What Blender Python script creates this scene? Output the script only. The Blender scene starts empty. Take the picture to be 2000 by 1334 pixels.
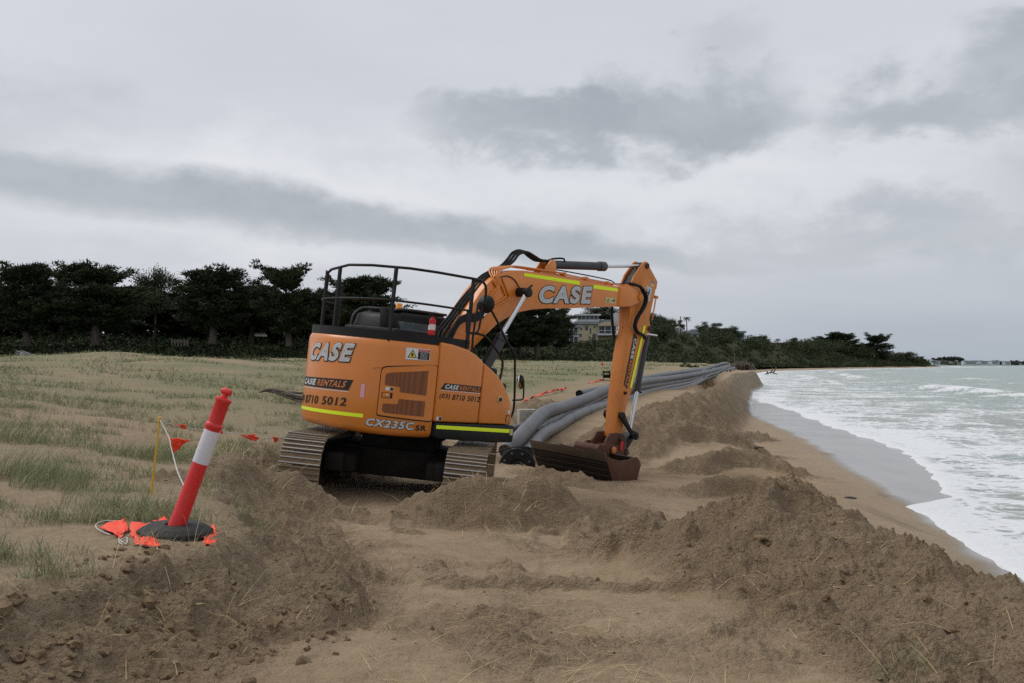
import bpy, bmesh, math, random
import numpy as np
from mathutils import Vector, Matrix
rng = np.random.default_rng(7)
random.seed(7)
scene = bpy.context.scene
C = scene.collection
R = math.radians

# ------------------------------------------------------------------ camera
cam_data = bpy.data.cameras.new('camera')
cam_data.sensor_width = 36.0
cam_data.lens = 35.0
cam_data.clip_start = 0.1
cam_data.clip_end = 20000
camera = bpy.data.objects.new('camera', cam_data)
camera.location = (0, 0, 1.6)
camera.rotation_euler = (R(90) + math.atan(43 / 1944.0), 0, 0)
C.objects.link(camera)
scene.camera = camera

# ------------------------------------------------------------------ node helpers
class S:
    """socket wrapper with operators that add Math nodes"""
    def __init__(s, nt, sock): s.nt, s.k = nt, sock
    def _m(s, op, *a, clamp=False):
        n = s.nt.nodes.new('ShaderNodeMath'); n.operation = op; n.use_clamp = clamp
        for i, v in enumerate((s,) + a):
            if isinstance(v, S): s.nt.links.new(v.k, n.inputs[i])
            else: n.inputs[i].default_value = v
        return S(s.nt, n.outputs[0])
    def __add__(s, o): return s._m('ADD', o)
    def __radd__(s, o): return s._m('ADD', o)
    def __sub__(s, o): return s._m('SUBTRACT', o)
    def __rsub__(s, o): return (s * -1.0) + o
    def __mul__(s, o): return s._m('MULTIPLY', o)
    def __rmul__(s, o): return s._m('MULTIPLY', o)
    def __truediv__(s, o): return s._m('DIVIDE', o)
    def sat(s): return s._m('ADD', 0.0, clamp=True)
    def step(s, a, b):
        n = s.nt.nodes.new('ShaderNodeMapRange'); n.interpolation_type = 'SMOOTHSTEP'
        s.nt.links.new(s.k, n.inputs['Value'])
        n.inputs['From Min'].default_value = a; n.inputs['From Max'].default_value = b
        return S(s.nt, n.outputs['Result'])
    def lin(s, a, b, c, d):
        n = s.nt.nodes.new('ShaderNodeMapRange'); s.nt.links.new(s.k, n.inputs['Value'])
        for nm, v in zip(('From Min', 'From Max', 'To Min', 'To Max'), (a, b, c, d)): n.inputs[nm].default_value = v
        return S(s.nt, n.outputs['Result'])
    def mn(s, o): return s._m('MINIMUM', o)
    def mx(s, o): return s._m('MAXIMUM', o)
class Tree:
    def __init__(s, nt): s.nt = nt
    def node(s, t, **kw):
        n = s.nt.nodes.new(t)
        for k, v in kw.items(): setattr(n, k, v)
        return n
    def link(s, a, b): s.nt.links.new(a.k if isinstance(a, S) else a, b)
    def noise(s, vec, scale, detail=4, rough=.55, dist=0.0, out='Fac', dim='3D'):
        n = s.node('ShaderNodeTexNoise', noise_dimensions=dim)
        if vec is not None: s.link(vec, n.inputs['Vector'])
        n.inputs['Scale'].default_value = scale; n.inputs['Detail'].default_value = detail
        n.inputs['Roughness'].default_value = rough; n.inputs['Distortion'].default_value = dist
        return S(s.nt, n.outputs[out])
    def vor(s, vec, scale, feature='F1', rand=1.0):
        n = s.node('ShaderNodeTexVoronoi', feature=feature); s.link(vec, n.inputs['Vector'])
        n.inputs['Scale'].default_value = scale; n.inputs['Randomness'].default_value = rand
        return S(s.nt, n.outputs['Distance'])
    def mix(s, f, a, b, mode='MIX'):
        n = s.node('ShaderNodeMix', data_type='RGBA', blend_type=mode)
        for v, i in ((f, 0), (a, 6), (b, 7)):
            if isinstance(v, S): s.link(v, n.inputs[i])
            elif i == 0: n.inputs[0].default_value = v
            else: n.inputs[i].default_value = (*v, 1) if len(v) == 3 else v
        return S(s.nt, n.outputs[2])
    def vec(s, x, y, z):
        n = s.node('ShaderNodeCombineXYZ')
        for i, v in enumerate((x, y, z)):
            if isinstance(v, S): s.link(v, n.inputs[i])
            else: n.inputs[i].default_value = v
        return S(s.nt, n.outputs[0])
    def sep(s, v):
        n = s.node('ShaderNodeSeparateXYZ'); s.link(v, n.inputs[0])
        return [S(s.nt, o) for o in n.outputs]
    def coord(s, which='Object'):
        n = s.node('ShaderNodeTexCoord'); return S(s.nt, n.outputs[which])
    def pos(s):
        n = s.node('ShaderNodeNewGeometry'); return S(s.nt, n.outputs['Position'])
    def scale(s, v, x, y, z):
        n = s.node('ShaderNodeVectorMath', operation='MULTIPLY'); s.link(v, n.inputs[0]); n.inputs[1].default_value = (x, y, z)
        return S(s.nt, n.outputs[0])
    def attr(s, name):
        n = s.node('ShaderNodeAttribute', attribute_name=name); return S(s.nt, n.outputs['Fac'])
    def bump(s, h, strength, dist):
        n = s.node('ShaderNodeBump'); s.link(h, n.inputs['Height'])
        n.inputs['Strength'].default_value = strength; n.inputs['Distance'].default_value = dist
        return S(s.nt, n.outputs[0])
def new_mat(name, col=(.5, .5, .5), rough=.6, metal=0.0, spec=.5):
    m = bpy.data.materials.new(name); m.use_nodes = True
    b = m.node_tree.nodes['Principled BSDF']
    b.inputs['Base Color'].default_value = (*col, 1); b.inputs['Roughness'].default_value = rough
    b.inputs['Metallic'].default_value = metal; b.inputs['Specular IOR Level'].default_value = spec
    return m, Tree(m.node_tree), b

# ------------------------------------------------------------------ sky, sun, exposure
SUN_AZ, SUN_EL = -70.0, 52.0          # degrees from +Y towards +X, and above the horizon
world = bpy.data.worlds.new('World'); scene.world = world; world.use_nodes = True
wt = Tree(world.node_tree); bg = world.node_tree.nodes['Background']
d = wt.coord('Generated'); dx, dy, dz = wt.sep(d)
az = dx._m('ARCTAN2', dy); el = dz._m('ARCSINE')
pl = wt.vec(dx / (dz.mx(0.0) + .16), dy / (dz.mx(0.0) + .16), 0.0)
n_big = wt.noise(wt.scale(pl, .55, 1.0, 1), .9, 5, .55, .3)
n_mid = wt.noise(wt.scale(pl, 1.3, 1.3, 1), 1.5, 6, .6, .25)
wob = wt.noise(wt.vec(az, el * 1.6, 0.0), 5.0, 6, .58, .2) - .5
wob2 = wt.noise(wt.vec(az + 7.0, el * 1.6, 0.0), 9.0, 6, .6, .2) - .5
def uv2dir(u, v):
    a = math.atan((u - 1000) / 1944.0); return a, math.atan((710 - v) / 1944.0 * math.cos(a))
def blob(u, v, ru, rv, soft=.52, w=.95):
    a0, e0 = uv2dir(u, v)
    X = (az - a0 + wob * .20) / (ru / 1944.0); Y = (el - e0 + wob2 * .16) / (rv / 1944.0)
    r = (X * X + Y * Y)._m('SQRT')
    return (1.0 - r.step(1.0 - soft, 1.0 + soft)) * w
# long grey bank that comes in from the left and thins out towards the right
a0, e0 = uv2dir(0, 325); a1, e1 = uv2dir(1250, 492)
bx_ = (az - a0) / (a1 - a0)
mid = e0 + (e1 - e0) * bx_._m('POWER', .75) if False else e0 + bx_ * (e1 - e0)
half = (1.0 - bx_).mx(-.3) * .017 + .014
off = (el - mid + wob * .050 + wob2 * .045) / half
bank = (1.0 - (off._m('ABSOLUTE')).step(.30, 1.30)) * (1.0 - bx_.step(.85, 1.35)) * bx_.step(-2.2, -1.2) * .9
below = (1.0 - off.step(-1.2, .2)) * .42                     # air under the bank stays a bit greyer
cl = blob(1090, 245, 240, 55) .mx(blob(1350, 215, 190, 82)).mx(blob(1430, 90, 90, 45, .7, .3)).mx(blob(1880, 190, 230, 62)).mx(blob(1990, 120, 130, 70, .6, .8))
cl = cl.mx(blob(1900, 450, 420, 45, .8, .45)).mx(blob(-700, 150, 500, 120)).mx(blob(2700, 300, 420, 110))
dark = bank.mx(cl)
col = wt.mix(n_big.step(.32, .68), (.655, .672, .715), (.565, .588, .640))
col = wt.mix(n_mid.step(.42, .78) * .26, col, (.53, .56, .61))
glow = (blob(560, 400, 420, 90, .9, .65)).mx(blob(1250, 370, 500, 60, .9, .5)).mx(blob(1700, 310, 300, 70, .9, .3))
col = wt.mix(glow * (1.0 - dark), col, (.80, .81, .825))
low = 1.0 - el.step(-.02, .17)
side = az.step(-.15, .42)
col = wt.mix(low * (side * .55 + .30), col, (.37, .42, .49))
tex = wob * 1.3 + wob2 * 1.1 + (n_mid - .5) * .6
dcol = wt.mix((tex + .5).sat(), (.265, .300, .340), (.47, .50, .54))
col = wt.mix(dark.sat() * .86, col, dcol)
col = wt.mix((1.0 - el.step(-.10, -.01)) * .8, col, (.25, .24, .22))
sky = wt.node('ShaderNodeTexSky', sky_type='NISHITA'); sky.sun_disc = False
sky.sun_elevation = R(SUN_EL); sky.sun_rotation = R(SUN_AZ); sky.air_density = 1.2; sky.dust_density = 3.0
nish = wt.mix(1.0, S(world.node_tree, sky.outputs[0]), (.085, .085, .085), 'MULTIPLY')
col = wt.mix(.92, nish, col)
wt.link(col, bg.inputs['Color']); bg.inputs['Strength'].default_value = 1.0

sd = bpy.data.lights.new('sun', 'SUN'); sd.energy = 1.3; sd.angle = R(35); sd.color = (1.0, .97, .92)
sun = bpy.data.objects.new('sun', sd); C.objects.link(sun)
sv = Vector((math.sin(R(SUN_AZ)) * math.cos(R(SUN_EL)), math.cos(R(SUN_AZ)) * math.cos(R(SUN_EL)), math.sin(R(SUN_EL))))
sun.rotation_euler = sv.to_track_quat('Z', 'Y').to_euler()
scene.view_settings.view_transform = 'Standard'; scene.view_settings.look = 'None'
scene.view_settings.exposure = 0.12; scene.view_settings.gamma = 1.0
scene.view_settings.use_curve_mapping = False
scene.cycles.use_denoising = False; scene.cycles.use_adaptive_sampling = False; scene.cycles.max_bounces = 6; scene.cycles.transparent_max_bounces = 8

# ------------------------------------------------------------------ mesh helpers
def tag(o, label=None, cat=None, group=None, kind=None):
    for k, v in (('label', label), ('category', cat), ('group', group), ('kind', kind)):
        if v: o[k] = v
    return o
def thing(name, label, cat, loc=(0, 0, 0), group=None):
    o = bpy.data.objects.new(name, None); o.empty_display_size = .2; C.objects.link(o); o.location = loc
    return tag(o, label, cat, group)
def link(name, me, mat=None, parent=None, smooth=None):
    o = bpy.data.objects.new(name, me); C.objects.link(o)
    if mat is not None and not me.materials: me.materials.append(mat)
    if parent is not None: o.parent = parent
    if smooth is not None: shade(me, smooth)
    return o
def shade(me, ang=35):
    n = len(me.polygons)
    if not n: return
    me.polygons.foreach_set('use_smooth', np.ones(n, bool))
    if ang < 179: me.set_sharp_from_angle(angle=R(ang))
def npmesh(name, v, f, smooth=True):
    """fast mesh from numpy: v (n,3), f (m,3|4)"""
    me = bpy.data.meshes.new(name); v = np.asarray(v, np.float32); f = np.asarray(f, np.int32)
    k = f.shape[1]
    me.vertices.add(len(v)); me.vertices.foreach_set('co', v.ravel())
    me.loops.add(f.size); me.loops.foreach_set('vertex_index', f.ravel())
    me.polygons.add(len(f)); me.polygons.foreach_set('loop_start', np.arange(0, f.size, k, dtype=np.int32))
    me.polygons.foreach_set('use_smooth', np.full(len(f), smooth)); me.update(calc_edges=True)
    return me
def pymesh(name, v, f, smooth=30):
    me = bpy.data.meshes.new(name); me.from_pydata([tuple(p) for p in v], [], f); me.update()
    if smooth is not None: shade(me, smooth)
    return me
class B:
    """collects simple solids and becomes one mesh"""
    def __init__(s): s.v, s.f = [], []
    def add(s, v, f):
        n = len(s.v); s.v += [tuple(p) for p in v]; s.f += [tuple(i + n for i in q) for q in f]; return s
    def box(s, lo, hi):
        (a, b, c), (p, q, r) = lo, hi
        return s.add([(a, b, c), (p, b, c), (p, q, c), (a, q, c), (a, b, r), (p, b, r), (p, q, r), (a, q, r)],
                     [(3, 2, 1, 0), (4, 5, 6, 7), (0, 1, 5, 4), (1, 2, 6, 5), (2, 3, 7, 6), (3, 0, 4, 7)])
    def prism(s, poly, y0, y1):
        """poly in (x,z), extruded along y"""
        n = len(poly); v = [(x, y0, z) for x, z in poly] + [(x, y1, z) for x, z in poly]
        return s.add(v, [tuple(range(n)), tuple(range(2 * n - 1, n - 1, -1))] + [(i, n + i, n + (i + 1) % n, (i + 1) % n) for i in range(n)])
    def tube(s, pts, r, n=10, cap=True, closed=False):
        pts = [Vector(p) for p in pts]; m = len(pts); rs = r if hasattr(r, '__len__') else [r] * m
        up = None; base = len(s.v)
        for i, p in enumerate(pts):
            t = (pts[min(i + 1, m - 1)] - pts[max(i - 1, 0)]) if not closed else (pts[(i + 1) % m] - pts[i - 1])
            t.normalize()
            if up is None: up = t.orthogonal().normalized()
            up = (up - t * up.dot(t)).normalized(); w = t.cross(up)
            for k in range(n):
                a = 2 * math.pi * k / n; s.v.append(tuple(p + (up * math.cos(a) + w * math.sin(a)) * rs[i]))
        for i in range(m if closed else m - 1):
            for k in range(n):
                j = (i + 1) % m
                s.f.append((base + i * n + k, base + i * n + (k + 1) % n, base + j * n + (k + 1) % n, base + j * n + k))
        if cap and not closed:
            s.f.append(tuple(base + k for k in range(n - 1, -1, -1))); s.f.append(tuple(base + (m - 1) * n + k for k in range(n)))
        return s
    def lathe(s, prof, origin=(0, 0, 0), axis=(0, 0, 1), n=20):
        """prof: (radius, height) from bottom to top"""
        ax = Vector(axis).normalized(); u = ax.orthogonal().normalized(); w = ax.cross(u); o = Vector(origin); b = len(s.v)
        for r, h in prof:
            for k in range(n):
                a = 2 * math.pi * k / n; s.v.append(tuple(o + ax * h + (u * math.cos(a) + w * math.sin(a)) * r))
        for i in range(len(prof) - 1):
            for k in range(n):
                s.f.append((b + i * n + k, b + i * n + (k + 1) % n, b + (i + 1) * n + (k + 1) % n, b + (i + 1) * n + k))
        if prof[0][0] > 1e-6: s.f.append(tuple(b + k for k in range(n - 1, -1, -1)))
        if prof[-1][0] > 1e-6: s.f.append(tuple(b + (len(prof) - 1) * n + k for k in range(n)))
        return s
    def mesh(s, name, bevel=0.0, seg=2, smooth=35, ang=30):
        me = bpy.data.meshes.new(name); me.from_pydata(s.v, [], s.f)
        bm = bmesh.new(); bm.from_mesh(me); bmesh.ops.recalc_face_normals(bm, faces=bm.faces)
        if bevel > 0:
            ed = [e for e in bm.edges if len(e.link_faces) == 2 and e.calc_face_angle(0) > R(ang)]
            bmesh.ops.bevel(bm, geom=ed, offset=bevel, segments=seg, profile=.5, affect='EDGES', clamp_overlap=True)
        bm.to_mesh(me); bm.free(); shade(me, smooth); return me
    def obj(s, name, mat, parent=None, bevel=0.0, seg=2, smooth=35, ang=30):
        return link(name, s.mesh(name, bevel, seg, smooth, ang), mat, parent)
def bez(pts, n=8):
    """Catmull-Rom through points"""
    P = [Vector(p) for p in pts]; out = []
    for i in range(len(P) - 1):
        a = P[max(i - 1, 0)]; b = P[i]; c = P[i + 1]; d_ = P[min(i + 2, len(P) - 1)]
        for k in range(n):
            t = k / n; out.append(.5 * ((2 * b) + (c - a) * t + (2 * a - 5 * b + 4 * c - d_) * t * t + (3 * b - a - 3 * c + d_) * t ** 3))
    return out + [P[-1]]

# ------------------------------------------------------------------ numpy noise
_perm = np.random.default_rng(3).permutation(4096)
def _hash(ix, iy): return _perm[(_perm[ix & 4095] + iy) & 4095]
def gnoise(x, y):
    ix = np.floor(x).astype(np.int64); iy = np.floor(y).astype(np.int64); fx = x - ix; fy = y - iy
    ux = fx * fx * fx * (fx * (fx * 6 - 15) + 10); uy = fy * fy * fy * (fy * (fy * 6 - 15) + 10)
    def g(a, b, p, q):
        h = _hash(a, b) * (2 * math.pi / 4096); return np.cos(h) * p + np.sin(h) * q
    n00 = g(ix, iy, fx, fy); n10 = g(ix + 1, iy, fx - 1, fy); n01 = g(ix, iy + 1, fx, fy - 1); n11 = g(ix + 1, iy + 1, fx - 1, fy - 1)
    return (n00 * (1 - ux) + n10 * ux) * (1 - uy) + (n01 * (1 - ux) + n11 * ux) * uy
def fbm(x, y, sc, oct=4, rough=.5, seed=0):
    a = 1.0; t = 0.0; f = 1.0 / sc
    for o in range(oct):
        t = t + a * gnoise(x * f + 17.3 * seed + o * 5.1, y * f - 9.7 * seed + o * 3.3); a *= rough; f *= 2.03
    return t
def sstep(a, b, x):
    t = np.clip((x - a) / (b - a), 0, 1); return t * t * (3 - 2 * t)
# ================================================================== terrain
XW = np.array([(0, 3.6), (5, 4.6), (11.8, 6.03), (18.2, 7.3), (26, 8.7), (35, 10.2), (48, 11.8), (67, 14.7), (92, 19.8), (144, 33), (230, 54), (330, 84), (460, 153), (560, 214), (650, 277), (700, 312), (725, 324), (5000, 327)], float)
XF = np.array([(0, 3.7), (5, 4.6), (11.8, 6.03), (14, 6.4), (16.5, 6.85), (18.1, 7.15), (18.9, 7.9), (19.4, 8.45), (20.3, 8.7), (23, 9.7), (26.6, 10.9), (30, 11.7), (38.9, 12.9), (46, 14.0), (56, 15.7), (70, 17.2), (92, 20.6), (144, 33.5), (230, 54.5), (330, 85), (460, 154), (560, 215), (650, 278), (700, 313), (725, 325), (5000, 328)], float)
def xw(y): return np.interp(y, XW[:, 0], XW[:, 1])
def xfoam(y):
    return np.interp(y, XF[:, 0], XF[:, 1]) + .20 * fbm(np.asarray(y) * 1.0, np.asarray(y) * .13 + 3.0, 2.2, 6, .66, 5) * np.clip(np.asarray(y) / 20, .5, 4)
def tps(pts, sx=1.0):
    P = np.array(pts, float); q = np.c_[P[:, 0] / (P[:, 1] + 4), np.log(P[:, 1] + 4) * sx]; n = len(P)
    def k(r2): return np.where(r2 > 1e-12, r2 * np.log(np.maximum(r2, 1e-12)), 0)
    A = np.zeros((n + 3, n + 3)); D = ((q[:, None] - q[None]) ** 2).sum(-1)
    A[:n, :n] = k(D) + np.eye(n) * 2e-3; A[:n, n] = 1; A[:n, n + 1:] = q; A[n, :n] = 1; A[n + 1:, :n] = q.T
    w = np.linalg.solve(A, np.r_[P[:, 2], 0, 0, 0])
    def f(x, y):
        a = x / (y + 4); b = np.log(y + 4) * sx; out = w[n] + w[n + 1] * a + w[n + 2] * b
        for i in range(n): out = out + w[i] * k((a - q[i, 0]) ** 2 + (b - q[i, 1]) ** 2)
        return out
    return f
floorf = tps([(-2, 3, 0), (0, 3, 0), (2, 3, 0), (-1.5, 5, 0), (0, 5, 0), (1.4, 5, .0), (3, 5, 0), (-.8, 7, -.03), (.3, 7, -.05), (1.3, 7, -.05), (3, 7, -.2),
              (-1, 9, -.1), (0, 9, -.16), (1.3, 9, -.22), (-1.6, 11, -.2), (.5, 11, -.32), (2.2, 11, -.42), (-2.6, 13.3, -.42), (-.5, 13, -.56), (1.5, 13, -.64), (3, 13, -.68),
              (-3.2, 16.6, -.36), (-1.8, 16.6, -.52), (0, 16.6, -.66), (1.6, 17, -.72), (3, 18, -.82), (2.2, 19.6, -.90), (2.4, 21, -.8), (4.5, 20, -.84), (-4, 19, -.1), (-1.5, 20, -.42),
              (.2, 22, -.52), (1.4, 27, -.14), (3.2, 35, .20), (8.5, 55, .26), (19, 88, .85), (-1.2, 25, .0), (-.5, 30, .35), (2, 42, .6), (6, 55, .7), (13, 80, 1.1), (4, 24, -.4), (6, 30, -.3), (10, 48, 0.), (16, 70, .3), (24, 110, 1.0)])
dunef = tps([(-3, 3, .42), (-2.4, 5, .40), (-4, 5, .42), (-2.4, 7, .385), (-3.2, 7.2, .385), (-4.5, 7, .44), (-6.5, 9, .55), (-3.5, 9.5, .36), (-4.2, 12, .30), (-6, 14, .48), (-9, 14, .75),
             (-4.8, 18, .22), (-7, 22, .55), (-12, 22, 1.0), (-3, 25, .28), (-12, 35, 1.35), (-16, 44, 1.78), (-20, 47, 1.95), (-12, 48, 1.72), (-6, 40, 1.0), (-1, 36, .62), (0, 47, .9), (-26, 52, 1.55), (-34, 60, 1.35), (-15, 65, 1.6),
             (-4, 60, 1.3), (5, 70, 1.15), (0, 90, 1.45), (18, 110, 1.5), (-40, 100, 1.5), (0, 130, 1.9), (-40, 128, 2.1), (30, 150, 1.7), (-80, 128, 2.2), (40, 200, 2), (60, 260, 1.5), (-60, 300, 4), (60, 500, 3)])
SCARP = np.array([(-3.3, 2.0), (-2.75, 4.0), (-2.5, 5.0), (-2.12, 6.1), (-1.86, 6.75), (-1.86, 7.3), (-2.2, 8.2), (-2.85, 9.8), (-3.1, 11.2), (-3.25, 12.6), (-3.75, 13.6), (-4.2, 15.5), (-4.3, 18.5), (-3.4, 21), (-2.2, 24), (-1.4, 28), (0, 38), (4, 56), (12, 84), (20, 110), (30, 150)], float)
def polyd(P, x, y):
    """signed distance to polyline (positive on its left), distance along 0..n, unsigned distance"""
    best = np.full(x.shape, 1e9); sg = np.zeros(x.shape); al = np.zeros(x.shape)
    for i in range(len(P) - 1):
        ax, ay = P[i][:2]; bx, by = P[i + 1][:2]; ex, ey = bx - ax, by - ay
        t = np.clip(((x - ax) * ex + (y - ay) * ey) / (ex * ex + ey * ey), 0, 1)
        qx = x - ax - t * ex; qy = y - ay - t * ey; dd = np.hypot(qx, qy); m = dd < best
        best = np.where(m, dd, best); sg = np.where(m, np.where(ex * (y - ay) - ey * (x - ax) > 0, 1., -1.), sg); al = np.where(m, i + t, al)
    return best * sg, al, best
# ridges: points (x, y, crest z or height), half widths left / right, mode
_rr = random.Random(12); RANDR = []
for _i in range(15):                                  # windrows pushed up by blade and tracks
    _x, _y = _rr.uniform(-1.7, 2.2), _rr.uniform(4.3, 12.0); _a = _rr.uniform(-.5, .5) + (1.57 if _rr.random() < .35 else 0); _l = _rr.uniform(.4, 1.3); _h = _rr.uniform(.025, .075)
    RANDR.append(('rel', [(_x + math.cos(_a) * _l * q, _y + math.sin(_a) * _l * q + .12 * math.sin(q * 5 + _i), _h * (1 - abs(2 * q - 1) ** 2)) for q in (0, .25, .5, .75, 1)], _rr.uniform(.09, .2), _rr.uniform(.09, .2), .5))
BANDS = [((-2.35, 12.6), (-1.45, 7.6), .30), ((.75, 12.9), (.35, 7.2), .30), ((-1.6, 11.5), (-.9, 5.6), .28)]
RIDGES = RANDR + [
    # crest height absolute, left half-width, right half-width, roughness
    ('abs', [(3.7, 2.0, .22), (3.4, 3.5, .24), (3.2, 5.0, .24), (3.05, 6.0, .24), (2.82, 6.8, .28), (2.6, 7.7, .34), (2.5, 8.6, .46), (2.42, 9.3, .44), (2.3, 10.2, .05), (2.4, 11, -.3)], 1.65, 1.3, 1.0),
    ('rel', [(1.55, 7.5, .02), (1.95, 8.0, .16), (2.45, 8.7, .12)], .30, .30, 1.0),
    ('rel', [(-1.35, 12.3, .06), (-1.0, 12.9, .44), (-.55, 13.15, .70), (-.1, 13.35, .58), (.35, 13.6, .66), (.75, 13.9, .38), (1.3, 14.2, .10), (1.7, 14.6, .02)], 1.0, .75, .9),
    ('rel', [(.35, 19.6, .06), (.8, 19.0, .18), (1.3, 18.4, .12), (1.8, 18.0, .06), (2.2, 17.8, .02)], .5, .6, .9),
    ('rel', [(-.3, 17.2, .0), (.3, 16.3, .18), (.5, 15.2, .22), (.3, 14.3, .15)], .7, .8, .9),
    ('rel', [(-2.6, 12.6, .05), (-2.0, 12.3, .16), (-1.5, 12.0, .05)], .5, .5, .9),
    ('rel', [(.9, 13.9, .05), (1.2, 15, .12), (1.7, 16.3, .04)], .6, .6, .6),
    ('rel', [(-3.5, 10.4, .0), (-3.35, 11.0, .30), (-3.15, 11.9, .36), (-2.75, 12.6, .34), (-2.4, 13.1, .10), (-2.2, 13.4, .02)], .55, .75, .9),
    ('rel', [(-.95, 8.0, .03), (-.6, 7.75, .09), (-.45, 7.4, .03), (.2, 7.5, .055), (1.0, 7.35, .05), (1.4, 7.2, .07)], .16, .13, .7),
    ('rel', [(-1.8, 5.85, .05), (-1.45, 5.75, .07), (-1.15, 6.0, .08), (-1.0, 6.45, .07), (-1.05, 6.75, .02)], .14, .14, .9),
    ('rel', [(-1.55, 7.35, .0), (-1.25, 7.0, .09), (-1.15, 6.75, .03)], .15, .15, .9),
    ('rel', [(.75, 12.6, .05), (.8, 11.5, .13), (.75, 10.2, .12), (.6, 9.4, .03)], .28, .2, .8),
    ('rel', [(1.15, 12.0, .03), (1.15, 11, .10), (1.3, 9.6, .12), (1.45, 8.7, .10), (1.3, 8.0, .02)], .22, .3, .8),
    ('rel', [(.55, 9.6, .02), (.9, 9.1, .16), (1.15, 9.15, .16), (1.2, 9.6, .03)], .3, .25, .8),
    ('rel', [(2.0, 11.2, .04), (2.6, 12.2, .16), (3.4, 12.8, .06)], .5, .5, .7),
    ('rel', [(2.9, 17.6, .05), (3.6, 18.2, .30), (4.5, 18.6, .30), (5.1, 17.8, .30), (5.2, 16.8, .05)], .5, .35, .8),
    ('rel', [(3.0, 21, .04), (4.2, 21.6, .38), (5.2, 22.5, .34), (6.2, 22.2, .2), (6.6, 21.6, .02)], .7, .4, 1.),
    ('rel', [(3.4, 24.5, .1), (4.8, 25.5, .32), (6.2, 26.2, .28), (7.2, 26.4, .03)], .8, .45, 1.),
    ('rel', [(6.2, 30, .1), (7.6, 32, .3), (8.6, 33, .05)], .8, .5, 1.),
    ('rel', [(3.4, 14.2, .02), (3.9, 14.9, .18), (4.6, 15.2, .04)], .5, .35, .8),
    ('abs', [(1.5, 22.8, -.4), (2.4, 23.8, .05), (3.5, 26, .36), (4.9, 30, .46), (7.3, 38, .46), (10.0, 48, .48), (14.3, 66, .60), (19.8, 88, .72), (23.5, 100, .7), (28, 116, .8)], 1.1, 1.5, 1.0),
    ('rel', [(-.4, 26.5, .05), (.6, 28.5, .38), (1.3, 30.5, .25), (1.6, 32, .02)], .9, .7, .8),
    ('rel', [(-4.6, 21, .03), (-3.2, 23.5, .14), (-1.5, 25.5, .05)], .7, .7, .7),
]
def ground_h(x, y, detail=True):
    x = np.asarray(x, float); y = np.asarray(y, float)
    fl = floorf(x, np.minimum(y, 130)); cap = np.interp(x / (y + 4), [-.5, 0, .15, .3], [2.2, 1.9, 1.6, 1.2])
    du = dunef(np.clip(x, -.62 * (y + 4), .5 * (y + 4)), np.minimum(y, 300)); kf = sstep(70, 140, y); du = du * (1 - kf) + cap * kf
    du = du + .10 * fbm(x, y, 5.5, 3, .5, 2) * sstep(4, 14, np.abs(x) + y * .3) + .30 * fbm(x, y, 7.0, 4, .5, 14) * sstep(11, 26, y) + .12 * fbm(x, y, 13., 3, .5, 4) * sstep(20, 45, y)
    sd, _, _ = polyd(SCARP, x + .16 * fbm(x, y, .7, 3, .5, 8), y + .16 * fbm(x, y, .7, 3, .5, 9))
    wdt = np.clip(.22 + .05 * y, .2, 4)
    dq = np.clip(-(sd - .12) / wdt, 0, 3); t = 1 - (.50 * sstep(0, .42, dq) + .50 * sstep(.15, 2.0, dq))
    z = fl * (1 - t) + du * t
    rough = np.exp(-(np.clip(np.abs(sd + wdt * .7) - .35, 0, None) / .3) ** 2) * (y < 20) * (y > 2)
    bmp = np.zeros_like(z)
    # beach
    dd = xw(y) - x
    flm = np.interp(y, XF[:, 0], XF[:, 1]) - xw(y)
    bz = np.where(dd > 0, -1.0 + .062 * dd, np.where(-dd < flm + .5, -1.0 + .012 * dd, -1.0 - .012 * (flm + .5) + .06 * (dd + flm + .5))) + .012 * fbm(x, y, 3., 2, .5, 3)
    bz = np.where(dd < 0, np.maximum(bz, -3.5), np.minimum(bz, -.25))
    # width of open beach at each distance
    bw = np.interp(y, [0, 6, 10, 14, 20, 30, 45, 65, 90, 150, 400, 800], [1.2, 1.6, 2.2, 2.2, 1.7, 2.6, 2.0, 1.5, .9, 3.5, 10, 14])
    tb = sstep(bw * .75, bw * 1.45 + .4, dd + .25 * fbm(x, y, 1.6, 3, .5, 6))
    z = bz * (1 - tb) + np.maximum(z, bz) * tb
    for mode, P, wl, wr, rg in RIDGES:
        P = np.array(P); x0, x1 = P[:, 0].min() - 4, P[:, 0].max() + 4; y0, y1 = P[:, 1].min() - 4, P[:, 1].max() + 4
        m = (x > x0) & (x < x1) & (y > y0) & (y < y1)
        if not m.any(): continue
        xm, ym = x[m], y[m]
        wq = .18 * min(1., wl * 2) ; ws = max(.25, wl * .8)
        s2, al, ud = polyd(P, xm + wq * fbm(xm, ym, ws, 3, .5, 11), ym + wq * fbm(xm, ym, ws, 3, .5, 12))
        hz = np.interp(al, np.arange(len(P)), P[:, 2]) * (1.45 if mode == 'rel' and wl < .35 else 1.0)
        w = np.where(s2 > 0, wl, wr); k = np.clip(ud / w, 0, 1)
        prof = np.clip(1 - k, 0, 1); prof = np.where(k < .25, 1 - k * k * 2.0, (1 - .125) * (1 - sstep(.1, 1.0, k) * .0) * ((1 - k) / .75) ** 1.15)
        zm = z[m]
        z[m] = zm + (np.maximum(hz - zm, 0) if mode == 'abs' else hz) * prof
        rough[m] = np.maximum(rough[m], rg * sstep(0.0, .25 if wl > .35 else .7, prof) * (1.0 if mode == 'abs' else np.clip(hz / (.05 if wl < .35 else .1), 0, 1)))
    dist = (sd < .1) & (y < 26) & (tb > .5)
    churn = np.clip(fbm(x, y, 1.9, 4, .55, 21) * 1.8 + .06, 0, 1) * dist
    rough = np.clip(np.maximum(rough, churn * .75), 0, 1)
    near = sstep(60, 12, y)
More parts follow.
